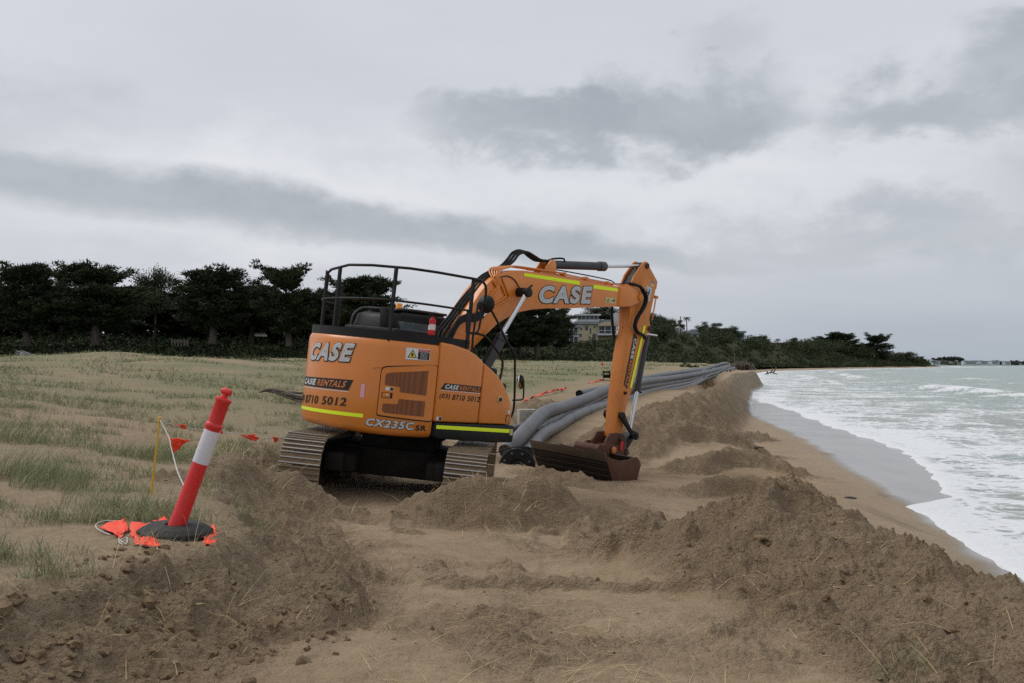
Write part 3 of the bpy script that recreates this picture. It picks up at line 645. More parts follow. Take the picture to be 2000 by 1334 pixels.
sill = B().prism([(-.685, .86), (-.67, 1.075), (1.04, 1.075), (1.06, 1.03), (1.04, .80), (.6, .79), (-.6, .83)], -1.392, -.5).obj('side_sill', M_blk, exc, .02, 2)
patch('reflective_stripe', [(-.66, .985), (-.66, 1.04), (.94, 1.015), (.94, .955)], lambda h, z, o=0: (h, -1.392 - o, z), M_yel, sill, .003)
patch('sticker', [(.955, .92), (.955, 1.02), (1.02, 1.015), (1.02, .915)], lambda h, z, o=0: (h, -1.392 - o, z), M_tan, sill, .003)
# core of the upper body, left of the panels
core = B().box((-.69, -.45, .86), (.55, 1.30, 1.95)).box((-.69, -1.30, .88), (.95, 1.30, 1.02)).obj('upper_frame', M_und, exc, .02)
B().box((-1.15, -.75, 2.29), (-.30, .55, 2.44)).box((-.28, -.42, 1.95), (.05, .30, 2.3)).obj('engine_hood', M_blk, exc, .03)
B().prism([(-.95, 2.42), (-.62, 2.42), (-.78, 2.66), (-.98, 2.78)], -.30, -.10).obj('exhaust_duct', M_blk, exc, .03)
B().box((.15, -.36, 1.0), (1.15, -.25, 1.92)).box((.15, .25, 1.0), (1.15, .36, 1.92)).obj('boom_bracket', M_or2, exc, .03)
B().box((.45, -.95, 1.60), (.98, -.55, 1.98)).box((.9, -1.15, 1.02), (1.12, -.55, 1.30)).box((.8, -1.2, 1.55), (.98, -.6, 1.75)).obj('step_box', M_blk, exc, .04)
MIRD = (-.93, .36, -.05)
# ---- cab on the far side
cab = B().prism([(-.42, 1.0), (-.42, 2.45), (-.34, 2.68), (-.1, 2.75), (1.05, 2.76), (1.22, 2.66), (1.36, 1.9), (1.30, 1.0)], .36, 1.34).obj('cab', M_blk, exc, .05, 3)
B().prism([(-.424, 2.05), (-.424, 2.42), (-.38, 2.56), (-.38, 2.05)], .45, .86).prism([(-.424, 2.05), (-.424, 2.42), (-.38, 2.56), (-.38, 2.05)], .90, 1.25).obj('rear_window', M_glass, cab)
B().box((-.2, .352, 1.95), (.95, .358, 2.6)).obj('side_window', M_glass, cab)
B().box((-.2, .45, 2.77), (.9, 1.25, 2.80)).obj('roof_hatch', M_blk, cab, .01)
for yy_ in (.40, 1.30): B().tube(bez([(-.46, yy_, 2.1), (-.46, yy_, 2.5), (-.38, yy_, 2.70), (-.1, yy_, 2.80), (.9, yy_, 2.81)], 6), .022, 8).obj('guard_bar', M_cyl, cab)
B().lathe([(.06, 0), (.06, .02), (.052, .035), (.05, .085), (.04, .10), (0, .105)], (-.12, .47, 2.80), (0, 0, 1), 16).obj('beacon', M_bcn, cab)
# ---- walkway kick plate and handrail
def path(ins, z, s0=-.62, s1=4.0, ds=.12):
    out = []; s = s0
    while s < s1 + 1e-6:
        if s < 0: out.append((-.70 - s, -1.37 + ins, z))
        else: out.append(cw_pt(-s, z, -ins))
        s += ds
    return out
a1 = path(.03, 2.25, -.60, 4.3); a2 = path(.03, 2.38, -.60, 4.3); b1 = path(.045, 2.25, -.60, 4.3); b2 = path(.045, 2.38, -.60, 4.3)
n = len(a1); V_ = a1 + a2 + b2 + b1
B().add(V_, [(j * n + i, j * n + i + 1, ((j + 1) % 4) * n + i + 1, ((j + 1) % 4) * n + i) for j in range(4) for i in range(n - 1)] + [(0, n, 2 * n, 3 * n), (n - 1, 4 * n - 1, 3 * n - 1, 2 * n - 1)]).obj('kick_plate', M_blk, exc, smooth=40)
def rail(pts, r_=.021, name='handrail', n=5, mat=None): return B().tube(bez(pts, n) if n > 1 else pts, r_, 8).obj(name, mat or M_blk, exc)
tr_ = [(-.13, -1.33, 3.345)] + [cw_pt(-s, z, -.05 - .07 * max(0, s - 1.2)) for s, z in ((.15, 3.35), (.62, 3.35), (1.25, 3.345), (1.75, 3.335), (2.35, 3.27), (2.85, 3.22), (3.2, 3.20))]
rail([(.17, -1.30, 2.98), (.16, -1.31, 3.2), (.10, -1.32, 3.30), (.0, -1.33, 3.335), (-.13, -1.33, 3.345)], n=4); rail(tr_, n=1)
rail([(-.16, -1.33, 2.84)] + [cw_pt(-s, 2.845 - .03 * max(0, s - 1), -.05 - .05 * max(0, s - 1.2)) for s in (.15, .62, 1.0, 1.5, 2.0, 2.5, 3.0, 3.4, 3.7)], .017, n=4)
for s, (zt) in ((-.55, 3.34), (.84, 3.345), (1.98, 3.30), (2.55, 3.24), (3.1, 3.2)):
    q = (-.70 - s, -1.33) if s < 0 else cw_pt(-s, 0, -.05 - .06 * max(0, s - 1.2))[:2]
    B().box((q[0] - .022, q[1] - .022, 2.22), (q[0] + .022, q[1] + .022, zt)).obj('rail_post', M_blk, exc)
rail([cw_pt(-3.35, 3.3, -.05), cw_pt(-3.5, 3.18, -.05), cw_pt(-3.6, 3.10, -.05), cw_pt(-4.3, 3.10, -.06), cw_pt(-4.55, 3.05, -.06), cw_pt(-4.6, 2.9, -.06), cw_pt(-4.55, 2.62, -.06), cw_pt(-4.3, 2.55, -.06), cw_pt(-3.7, 2.6, -.05), cw_pt(-3.4, 2.72, -.05), cw_pt(-3.3, 2.84, -.05)], .018, n=4)
for s in (3.75, 4.2): q = cw_pt(-s, 0, -.06); rail([(q[0], q[1], 2.42), (q[0], q[1], 3.09)], .016, 'rail_post', 1)
rail([(-.08, -1.2, 2.84), (-.06, -1.2, 2.52), (.03, -1.17, 2.5), (.37, -1.15, 2.49), (.64, -1.15, 2.32), (.86, -1.15, 2.10), (.84, -1.15, 1.80), (.82, -1.14, 1.62)], .020, n=3)
rail([(.06, -1.24, 2.2), (.05, -1.24, 2.5), (.08, -1.24, 2.9), (.1, -1.22, 2.98), (.2, -1.2, 3.0), (.22, -1.2, 2.9), (.2, -1.2, 2.6), (.15, -1.2, 2.52)], .018, n=3)
rail([(.45, -1.05, 3.0), (.59, -1.0, 2.95), (.84, -1.0, 2.7), (1.06, -1.0, 2.44), (1.26, -1.0, 2.26), (1.30, -1.0, 2.15), (1.39, -1.0, 1.47), (1.37, -1.0, 1.22), (1.25, -.98, 1.1)], .020, n=3)
rail([(1.35, -1.0, 1.47), (1.57, -1.0, 1.49), (1.60, -1.0, 1.55), (1.57, -1.0, 1.8)], .014, 'mirror_arm', 4)
mr = B().lathe([(0, -.045), (.06, -.038), (.11, -.015), (.125, .008), (.122, .02)], (1.50, -1.0, 1.79), MIRD, 24).obj('mirror', M_blk, exc); B().lathe([(.114, .021), (.08, .034), (0, .042)], (1.50, -1.0, 1.79), MIRD, 24).obj('mirror_glass', M_mir, mr)
B().lathe([(0, -.07), (.06, -.06), (.12, -.02), (.15, .03), (.15, .05), (0, .05)], (.37, -1.1, 3.0), (.85, .3, 0), 24).obj('mirror', M_blk, exc); rail([(.2, -1.2, 3.0), (.35, -1.12, 3.02), (.52, -1.08, 3.02), (.45, -1.05, 2.98)], .014, 'mirror_arm', 4)

# ---- boom
bo = [(.67, 2.64), (.83, 2.90), (1.08, 3.25), (1.22, 3.42), (1.37, 3.55), (1.61, 3.67), (1.84, 3.735), (2.09, 3.775), (2.88, 3.81), (3.43, 3.815), (4.05, 3.82), (4.92, 3.83), (4.95, 3.44), (4.01, 3.32), (3.31, 3.22), (2.82, 3.165), (2.44, 3.105), (2.10, 3.02), (1.81, 2.89), (1.57, 2.75), (1.35, 2.56), (1.12, 2.35), (.85, 2.10), (.62, 1.82), (.50, 1.62), (.36, 1.58), (.24, 1.66), (.24, 1.85), (.42, 2.22)]
boom = B().prism(bo, -.22, .22).obj('boom', M_or, exc, .016, 2, 30, 60)
B().prism([(4.90, 3.835), (5.2, 3.89), (5.42, 3.85), (5.58, 3.77), (5.635, 3.70), (5.6, 3.62), (5.5, 3.565), (5.24, 3.475), (4.90, 3.43)], -.245, .245).obj('boom_nose', M_or, boom, .02, 2, 30, 60)
for yy_ in (-.25, .25): B().lathe([(.07, -.02), (.07, .02), (.045, .03)], (5.56, yy_, 3.70), (0, 1 if yy_ > 0 else -1, 0), 18).obj('pin', M_or2, boom)
B().box((4.88, -.23, 3.45), (4.91, .23, 3.84)).obj('weld_seam', M_or, boom, .006)
qd = [(2.57, 3.22), (2.55, 3.56), (4.02, 3.735), (4.06, 3.375)]
qd = [(2.53, 3.225), (2.57, 3.565), (4.05, 3.735), (4.02, 3.385)]
lettering('lettering', 'CASE', qd, boom_pt, M_ink, boom, .085, .03, .004); lettering('lettering', 'CASE', qd, boom_pt, M_sil, boom, .085, 0, .007)
patch('reflective_stripe', [(2.11, 3.675), (2.11, 3.735), (3.65, 3.785), (3.66, 3.715)], boom_pt, M_yel, boom, .004); patch('reflective_stripe', [(4.07, 3.70), (4.07, 3.77), (4.82, 3.795), (4.83, 3.73)], boom_pt, M_yel, boom, .004)
patch('sticker', [(4.48, 3.46), (4.47, 3.575), (4.79, 3.60), (4.80, 3.485)], boom_pt, M_tan, boom, .004); patch('warning_triangle', [(4.52, 3.485), (4.555, 3.56), (4.62, 3.495)], boom_pt, M_ink, boom, .006); patch('warning_triangle', [(4.54, 3.495), (4.557, 3.54), (4.60, 3.50)], boom_pt, M_tan, boom, .008); patch('warning_figure', [(4.67, 3.52), (4.67, 3.535), (4.74, 3.55), (4.75, 3.58), (4.765, 3.58), (4.765, 3.50), (4.75, 3.50), (4.74, 3.525)], boom_pt, M_ink, boom, .006)
B().prism([(2.66, 3.80), (2.80, 3.98), (2.90, 4.09), (2.99, 4.09), (3.04, 4.0), (3.05, 3.80)], -.14, -.09).prism([(2.66, 3.80), (2.80, 3.98), (2.90, 4.09), (2.99, 4.09), (3.04, 4.0), (3.05, 3.80)], .09, .14).obj('cylinder_bracket', M_or, boom, .012)
def hose(pts, r_, mat, name='hose', n=6): return B().tube(bez(pts, n), r_, 8).obj(name, mat, boom)
for k, yy_ in enumerate((-.05, .03, .11)):
    dz_ = .015 * k
    hose([(.42, yy_, 2.30), (.52, yy_, 2.54 + dz_), (.72, yy_, 2.80), (.92, yy_, 3.07), (1.16, yy_, 3.34), (1.38, yy_, 3.58), (1.82, yy_ + .03, 3.80), (2.0, yy_ + .03, 3.93 + dz_), (2.13, yy_ + .03, 4.08 + dz_), (2.32, yy_ + .02, 4.14 + dz_), (2.53, yy_, 4.09), (2.70, yy_, 4.05), (2.93, yy_, 4.07)], .026, M_rub)
for k in range(5):
    yy_ = -.20 + .07 * k
    hose([(1.20 + .03 * k, -.235, 3.10 + .05 * k), (1.40 + .02 * k, -.245, 3.22 + .05 * k), (1.50 - .02 * k, -.24, 3.40), (1.46 - .03 * k, -.235, 3.58 - .02 * k), (1.52 - .02 * k, -.2 + .05 * k, 3.70), (1.75, yy_, 3.79), (1.96, yy_, 3.83), (2.60, yy_, 3.855)], .015, M_or, 'hydraulic_pipe', 5)
hose([(1.35, -.235, 3.05), (1.66, -.24, 3.24), (1.64, -.24, 3.32), (1.46, -.24, 3.52), (1.34, -.235, 3.58)], .016, M_or, 'hydraulic_pipe', 5); hose([(1.32, -.235, 2.98), (1.74, -.24, 3.22), (1.73, -.24, 3.32), (1.55, -.24, 3.56)], .014, M_or, 'hydraulic_pipe', 5)
for yy_, dz_ in ((-.17, 0), (-.11, .01), (.1, 0), (.17, .0)): hose([(2.55, yy_, 3.855), (3.0, yy_, 3.875), (3.6, yy_, 3.86 + dz_), (4.9, yy_, 3.875 + dz_), (5.1, yy_, 3.92)], .017, M_or, 'hydraulic_pipe', 3)
for k, x_ in enumerate((3.25, 3.9, 4.55)): B().box((x_ - .03, -.2, 3.82), (x_ + .03, -.06, 3.90)).obj('pipe_clamp', M_or, boom, .006)
hose([(2.7, -.12, 3.90), (3.3, -.12, 3.93), (4.6, -.12, 3.94), (4.85, -.14, 3.89), (5.2, -.2, 3.94), (5.45, -.25, 3.92)], .012, M_rub, 'hose', 5)
hose([(1.50, -.226, 3.57), (1.68, -.232, 3.62), (1.86, -.232, 3.58), (1.98, -.235, 3.48), (2.02, -.30, 3.40)], .009, M_rub)
for k in range(3): hose([(.40, -.30 + .02 * k, 2.30 + .05 * k), (.55, -.30, 2.62 + .05 * k), (.75, -.28, 2.74 + .04 * k), (.98, -.26, 2.76 + .05 * k), (1.18, -.24, 2.84 + .05 * k)], .028, M_rub)
for k in range(3): B().tube([(1.14 + .02 * k, -.245, 2.82 + .05 * k), (1.30 + .02 * k, -.24, 2.95 + .05 * k)], .02, 8).obj('hose_fitting', M_chr, boom)
for k in range(3): hose([(.30, -.2 + .1 * k, 1.95), (.38, -.2 + .1 * k, 2.3), (.48, -.2 + .12 * k, 2.5), (.56, -.2 + .12 * k, 2.6)], .03, M_rub)
# boom cylinders
for sgn in (-1, 1):
    y_ = .42 * sgn; A_, M_, Bq = Vector((2.01, y_, 3.37)), Vector((1.50, y_, 2.57)), Vector((.88, y_, 1.42)); dr = (A_ - Bq).normalized()
    cy = B().lathe([(.06, 0), (.088, .03), (.088, (M_ - Bq).length - .12), (.10, (M_ - Bq).length - .11), (.10, (M_ - Bq).length), (.06, (M_ - Bq).length + .02)], Bq, dr, 18).obj('boom_cylinder', M_cyl, exc)
    B().tube([M_ - dr * .05, A_], .042, 14).obj('rod', M_chr, cy); B().tube([(2.01, .20 * sgn, 3.37), (2.01, .50 * sgn, 3.37)], .085, 16).box((1.95, .36 * sgn - .05, 3.27), (2.07, .44 * sgn + .05, 3.43)).obj('rod_eye', M_blk, cy, .01)
    B().tube([(1.99, .48 * sgn, 3.44), (2.07, .48 * sgn, 3.51)], .02, 8).obj('grease_cap', M_blk, cy); B().tube([M_ + Vector((.06, 0, .0)), M_ + Vector((.13, 0, .01))], .015, 8).obj('port', M_chr, cy)
    B().tube([Bq + Vector((-.10, 0, .1)), M_ + Vector((-.10, 0, 0))], .016, 8).obj('oil_pipe', M_blk, cy)
# arm cylinder
A_, M_, Bq = Vector((5.80, 0, 4.385)), Vector((4.62, 0, 4.205)), Vector((2.94, 0, 4.005)); dr = (M_ - Bq).normalized(); L_ = (M_ - Bq).length
cy = B().lathe([(.05, 0), (.082, .04), (.082, L_ - .20), (.098, L_ - .19), (.098, L_ - .02), (.085, L_)], Bq, dr, 20).obj('arm_cylinder', M_cyl, exc)
B().tube([M_ - dr * .05, A_], .032, 14).obj('rod', M_chr, cy); B().tube([(5.80, -.09, 4.385), (5.80, .09, 4.385)], .075, 16).obj('rod_eye', M_blk, cy)
B().tube(bez([(2.98, 0, 4.10), (3.10, -.02, 4.14), (3.32, -.04, 4.17), (3.35, -.05, 4.10)], 5), .018, 8).obj('hose', M_rub, cy)
# ---- arm
ar = [(5.36, 4.04), (5.42, 4.14), (5.67, 4.43), (5.75, 4.475), (5.83, 4.46), (5.90, 4.38), (6.23, 4.11), (6.21, 4.01), (6.15, 3.80), (6.11, 3.49), (6.08, 3.30), (6.12, 3.20), (6.17, 3.13), (6.14, 3.04), (6.02, 2.89), (5.86, 2.45), (5.74, 1.81), (5.64, 1.59), (5.57, 1.26), (5.55, .86), (5.50, .74), (5.38, .72), (5.31, .80), (5.32, 1.66), (5.35, 2.51), (5.43, 3.02), (5.38, 3.49), (5.31, 3.96)]
lower = [q for q in ar if q[1] < 3.55]
low_ = [(5.60, 3.98), (6.0, 4.02), (6.22, 4.03)] + [q for q in ar if q[1] < 4.0]
arm = B().prism(low_, -.145, .145).obj('arm', M_or2, exc, .012, 2, 30, 60)
for sg in (-1, 1): B().prism([(5.33, 3.92), (5.42, 4.14), (5.67, 4.43), (5.75, 4.475), (5.83, 4.46), (5.90, 4.38), (6.23, 4.11), (6.21, 3.95), (5.7, 3.9)], .112 * sg, .145 * sg).obj('fork_plate', M_or2, arm, .006)
B().prism([(5.38, 3.96), (5.47, 4.12), (5.66, 4.33), (5.9, 4.2), (6.1, 4.05)], -.108, .108).obj('fork_hollow_shade', M_blk, arm)  # black filler painting in the shade of the open hollow between the fork plates
B().prism([(5.70, 4.06), (5.85, 4.14), (6.02, 4.12), (6.19, 4.07), (6.16, 3.82), (6.10, 3.5), (6.05, 3.25), (5.62, 3.0), (5.55, 3.4)], -.151, .151).obj('arm_side_plate', M_or2, arm, .006)
for x_, z_ in ((5.80, 4.385), (6.10, 3.10), (5.56, 3.70)):
    for sg in (-1, 1): B().lathe([(.06, 0), (.06, .02), (.035, .03)], (x_, .15 * sg, z_), (0, sg, 0), 16).obj('pin', M_idl, arm)
patch('reflective_stripe', [(5.885, 3.14), (5.955, 3.15), (5.70, 1.84), (5.635, 1.84)], lambda h, z, o=0: (h, -.152 - o, z), M_yel, arm, .004)
patch('name_band', [(5.60, 2.98), (5.72, 2.88), (5.565, 1.80), (5.43, 1.89)], arm_pt, M_ink, arm, .004)
def adown(h, z, off=0.0): return (z, -.146 - off, -h)          # reads downwards along the arm
lettering('lettering', 'CASE', [(-2.865, 5.615), (-2.855, 5.70), (-2.42, 5.635), (-2.43, 5.555)], adown, M_wht, arm, .07, 0, .007)
lettering('lettering', 'RENTALS', [(-2.40, 5.55), (-2.39, 5.63), (-1.86, 5.56), (-1.90, 5.465)], adown, M_org, arm, .055, 0, .007)
patch('logo_plate', [(5.80, 3.72), (5.85, 3.99), (6.05, 3.95), (6.01, 3.66)], lambda h, z, o=0: (h, -.152 - o, z), M_sil, arm, .003)
for a_ in (5.875, 5.955): patch('logo_mark', [(a_ - .025, 3.79), (a_ - .012, 3.92), (a_ + .018, 3.91), (a_ + .005, 3.78)], lambda h, z, o=0: (h, -.152 - o, z), M_ink, arm, .005)
patch('logo_mark', [(5.86, 3.83), (5.865, 3.86), (5.98, 3.85), (5.975, 3.82)], lambda h, z, o=0: (h, -.152 - o, z), M_ink, arm, .006)
patch('sticker', [(5.97, 4.0), (5.99, 4.06), (6.10, 4.04), (6.09, 3.97)], lambda h, z, o=0: (h, -.152 - o, z), M_tan, arm, .003); patch('sticker', [(6.0, 4.065), (6.02, 4.11), (6.11, 4.08), (6.10, 4.045)], lambda h, z, o=0: (h, -.152 - o, z), flat('blue_sticker', (.15, .2, .4)), arm, .003)
for k in range(2): B().tube(bez([(5.22, -.22 + .03 * k, 3.94), (5.45, -.27, 3.92), (5.60, -.29 + .04 * k, 3.84), (5.72, -.29 + .04 * k, 3.72), (5.69, -.28 + .04 * k, 3.53), (5.53, -.26 + .03 * k, 3.28), (5.49, -.25 + .03 * k, 3.11), (5.60, -.24 + .03 * k, 2.99), (5.80, -.22, 2.95), (6.0, -.16, 2.89)], 6), .032, 10).obj('hose', M_rub, arm)
B().tube(bez([(5.40, .2, 3.75), (5.25, .22, 3.5), (5.30, .2, 3.1), (5.4, .19, 2.8)], 6), .03, 8).obj('hose', M_rub, arm)
B().tube([(6.27, -.1, 3.78), (6.22, -.1, 3.30)], .008, 6).tube([(6.30, -.1, 3.78), (6.25, -.1, 3.30)], .008, 6).box((6.24, -.12, 3.76), (6.34, -.08, 3.82)).obj('hydraulic_pipe', M_or2, arm)
for z_ in (1.72, 1.18): B().lathe([(.035, 0), (.035, .03), (.02, .05)], (5.50, -.146, z_), (0, -1, 0), 12).obj('bolt', M_idl, arm)
B().tube([(5.95, -.2, 2.98), (6.32, -.2, 2.98)], .02, 8).obj('hose_fitting', M_chr, arm)
# bucket cylinder and linkage
A_, M_, Bq = Vector((5.97, 0, .88)), Vector((6.10, 0, 1.78)), Vector((6.24, 0, 3.02)); dr = (A_ - Bq).normalized(); L_ = (M_ - Bq).length
cy = B().lathe([(.05, 0), (.068, .03), (.068, L_ - .16), (.085, L_ - .15), (.085, L_), (.06, L_ + .02)], Bq, dr, 18).obj('bucket_cylinder', M_cyl, exc); B().tube([M_, A_], .04, 14).obj('rod', M_chr, cy)
B().tube([M_ + Vector((-.08, -.06, .0)), A_ + Vector((-.05, -.06, .5))], .014, 8).obj('grease_pipe', M_chr, cy)
lk = B()
for sg in (-1, 1):
    yy_ = .22 * sg
    pts_ = [(5.37, 1.33), (5.45, 1.32), (5.55, 1.17), (5.74, .98), (5.98, .92), (6.0, .82), (5.92, .76), (5.83, .80), (5.68, .93), (5.46, 1.10), (5.34, 1.22)]
    lk.prism(pts_, yy_ - .025, yy_ + .025)
lk.obj('tipping_link', M_blk, exc, .012)
B().prism([(5.83, .86), (5.98, .86), (5.98, .76), (5.80, .55), (5.72, .44), (5.58, .42), (5.55, .50)], -.13, .13).obj('bucket_link', M_blk, exc, .015)
for x_, z_, y_ in ((5.41, 1.26, .25), (5.92, .84, .26)): B().tube([(x_, -y_, z_), (x_, y_, z_)], .055, 14).obj('linkage_pin', M_blk, exc)
# ---- quick hitch and bucket
hi = B().prism([(4.95, .44), (4.98, .72), (5.10, .88), (5.34, .90), (5.52, .88), (5.66, .72), (5.70, .5), (5.6, .40), (5.1, .38)], -.20, -.14).prism([(4.95, .44), (4.98, .72), (5.10, .88), (5.34, .90), (5.52, .88), (5.66, .72), (5.70, .5), (5.6, .40), (5.1, .38)], .14, .20).box((5.05, -.14, .48), (5.60, .14, .66)).obj('quick_hitch', M_rust, exc, .012)
for x_, z_ in ((5.45, .79), (5.14, .56), (5.60, .52)): B().tube([(x_, -.26, z_), (x_, .26, z_)], .075, 16).tube([(x_, -.275, z_), (x_, -.255, z_)], .05, 8).obj('pin', M_idl, hi)
B().lathe([(.075, 0), (.075, .03), (.05, .04)], (5.14, -.28, .56), (0, -1, 0), 6).obj('hex_pin_head', M_or2, hi)
B().box((5.36, -.285, .56), (5.44, -.262, .74)).obj('red_lock', M_red, hi)
bk_side = [(4.01, .565), (4.19, .49), (4.5, .44), (4.75, .46), (4.92, .51), (5.0, .515), (5.07, .49), (5.17, .37), (5.12, .17), (5.07, -.175), (4.75, -.165), (4.45, -.10), (4.30, .10), (4.15, .34)]
shell = [(4.01, .565), (4.15, .34), (4.30, .10), (4.45, -.10), (4.75, -.165), (5.05, -.175), (5.12, .17), (5.16, .37), (5.07, .50)]
bkt = None; v = []; f = []; n = len(shell)
def inward(i, t_):
    a = Vector(shell[max(i - 1, 0)]); b_ = Vector(shell[min(i + 1, n - 1)]); d_ = (b_ - a).normalized(); return (shell[i][0] - d_.y * t_, shell[i][1] + d_.x * t_)
poly_ = shell + [inward(i, .022) for i in range(n - 1, -1, -1)]
v = [(x, y, z) for y in (-.955, .955) for x, z in poly_]; n2 = len(poly_)
f = [(i, (i + 1) % n2, n2 + (i + 1) % n2, n2 + i) for i in range(n2)] + [(i, i + 1, n2 - 2 - i, n2 - 1 - i) for i in range(n - 1)] + [(n2 + i + 1, n2 + i, n2 + n2 - 1 - i, n2 + n2 - 2 - i) for i in range(n - 1)]
bucket = B().add(v, f).obj('bucket', M_in, exc, smooth=25)
for sg in (-1, 1): B().prism(bk_side, .955 * sg - .0, .98 * sg).obj('end_plate', M_rust, bucket, .006)
B().prism([(3.985, .59), (4.03, .585), (4.135, .43), (4.085, .42)], -.98, .98).obj('cutting_edge', M_edge, bucket, .006)
for k in range(4):
    t_ = .25 + .2 * k; x_ = 4.05 + .33 * t_; z_ = .55 - .58 * t_
    B().tube([(x_ - .018, -.95, z_ - .03), (x_ - .018, .95, z_ - .03)], .012, 6).obj('wear_strip', M_in, bucket)
for sg in (-1, 1): B().prism([(4.62, .40), (4.75, .62), (4.95, .70), (5.2, .66), (5.6, .62), (5.72, .50), (5.55, .38), (5.1, .34)], .24 * sg - .02, .24 * sg + .02).obj('bucket_ear', M_rust, bucket, .01)
B().tube([(4.70, -.30, .56), (4.70, .30, .56)], .10, 18).obj('torque_tube', M_rust, bucket)

# ---- undercarriage
PH = R(43)
def tpart(o):
    o.rotation_euler = (0, 0, PH); q = Matrix.Rotation(PH, 3, 'Z') @ Vector((0, .08, -.20)); o.location = q; return o
cb = tpart(B().box((-.75, -.98, .30), (.75, .98, .74)).box((-1.5, -.98, .40), (1.5, -.70, .66)).box((-1.5, .70, .40), (1.5, .98, .66)).box((-.6, -.6, .70), (.6, .6, 1.0)).prism([(-1.3, .38), (-1.3, .62), (-.4, .78), (.4, .78), (1.3, .62), (1.3, .38)], -.95, -.55).prism([(-1.3, .38), (-1.3, .62), (-.4, .78), (.4, .78), (1.3, .62), (1.3, .38)], .55, .95).lathe([(.62, .78), (.62, .90), (.70, .90), (.70, 1.12)], (0, 0, 0), (0, 0, 1), 32).obj('car_body', M_und, exc, .015))
HL, RT_ = 4.46 / 2, .44
def shoe_mesh():
    b_ = B().box((-.096, -.30, -.014), (.096, .30, 0))
    me = b_.mesh('shoe', .004, 1); me.materials.append(M_trk); me.materials.append(M_bar)
    bm = bmesh.new(); bm.from_mesh(me)
    for k, x_ in enumerate((-.080, 0, .080)):
        h_ = .030 if k != 1 else .026
        vs = [bm.verts.new(q) for q in ((x_ - .013, -.298, 0), (x_ + .013, -.298, 0), (x_ + .008, -.298, h_), (x_ - .008, -.298, h_), (x_ - .013, .298, 0), (x_ + .013, .298, 0), (x_ + .008, .298, h_), (x_ - .008, .298, h_))]
        for q in ((0, 1, 2, 3), (7, 6, 5, 4), (1, 5, 6, 2), (3, 2, 6, 7), (4, 0, 3, 7)):
            fc = bm.faces.new([vs[i] for i in q]); fc.material_index = 1 if q == (3, 2, 6, 7) else 0
    bmesh.ops.recalc_face_normals(bm, faces=bm.faces); bm.to_mesh(me); bm.free(); return me
shoe_me = shoe_mesh()
for sg in (1, -1):
    cy_ = 1.195 * sg; ce = HL - RT_ - .03
    fr = tpart(B().prism([(-1.75, .22), (-1.75, .55), (-1.2, .72), (1.2, .72), (1.75, .55), (1.75, .22)], cy_ - .17, cy_ + .17).obj('track', M_und, exc, .03))
    for x_ in (-ce, ce):
        idl = B().lathe([(.10, -.16), (.12, -.14), (.30, -.12), (.34, -.13), (.385, -.13), (.385, -.06), (.40, -.05), (.40, .05), (.385, .06), (.385, .13), (.34, .13), (.30, .12), (.12, .14), (.10, .16)], (x_, cy_, .47), (0, 1, 0), 28).obj('idler_wheel', M_idl, fr)
    B().add([(x, y, z) for y in (cy_ - .10, cy_ + .10) for x, z in [(-ce, .86), (ce, .86), (ce, .80), (-ce, .80)]], [(0, 1, 2, 3), (7, 6, 5, 4), (0, 4, 5, 1), (2, 6, 7, 3), (1, 5, 6, 2), (3, 7, 4, 0)]).box((-ce, cy_ - .10, .08), (ce, cy_ + .10, .14)).obj('chain', M_idl, fr)
    # link chain round both wheels as a ring
    per = 4 * ce + 2 * math.pi * RT_; N_ = 48
    def loop(t_):
        t_ %= per
        if t_ < 2 * ce: return (-ce + t_, .47 + RT_ - .035 * math.sin(math.pi * t_ / (2 * ce)), 0.0)
        t_ -= 2 * ce
        if t_ < math.pi * RT_: a = t_ / RT_; return (ce + RT_ * math.sin(a), .47 + RT_ * math.cos(a), a)
        t_ -= math.pi * RT_
        if t_ < 2 * ce: return (ce - t_, .47 - RT_, math.pi)
        t_ -= 2 * ce; a = t_ / RT_; return (-ce - RT_ * math.sin(a), .47 - RT_ * math.cos(a), math.pi + a)
    rp = [loop(per * k / 96) for k in range(96)]
    B().add([(ce_x - math.sin(a) * q, y, z - math.cos(a) * q) for ce_x, z, a in rp for y, q in ((cy_ - .12, .012), (cy_ + .12, .012), (cy_ + .12, .075), (cy_ - .12, .075))], [(i * 4 + j, i * 4 + (j + 1) % 4, ((i + 1) % 96) * 4 + (j + 1) % 4, ((i + 1) % 96) * 4 + j) for i in range(96) for j in range(4)]).obj('chain', M_idl, fr)
    for k in range(N_):
        x, z, a = loop(per * (k + .3 * sg) / N_)
        o = link('shoe', shoe_me, None, fr); o.location = (x, cy_, z); o.rotation_euler = (0, a, 0)
    for k in range(7): B().tube([(-1.5 + .5 * k, cy_ - .13, .17), (-1.5 + .5 * k, cy_ + .13, .17)], .085, 14).obj('track_roller', M_idl, fr)
# red extinguisher on the deck is a thing of its own
ext = thing('fire_extinguisher', 'small red fire extinguisher with white label standing on the excavator deck', 'extinguisher')
ext.matrix_world = exc.matrix_world @ Matrix.Translation((-.53, -.9, 2.40))
eb = B().lathe([(.045, 0), (.055, .01), (.055, .22), (.045, .25), (.02, .265), (.02, .29)], (0, 0, 0), (0, 0, 1), 18).obj('cylinder_body', M_red, ext)
B().lathe([(.0562, .08), (.0562, .17)], (0, 0, 0), (0, 0, 1), 18).obj('label_band', M_wht, ext); B().box((-.02, -.012, .285), (.06, .012, .31)).tube(bez([(0, 0, .30), (-.06, 0, .33), (-.08, 0, .25), (-.07, 0, .15)], 5), .008, 6).obj('valve', M_blk, ext)
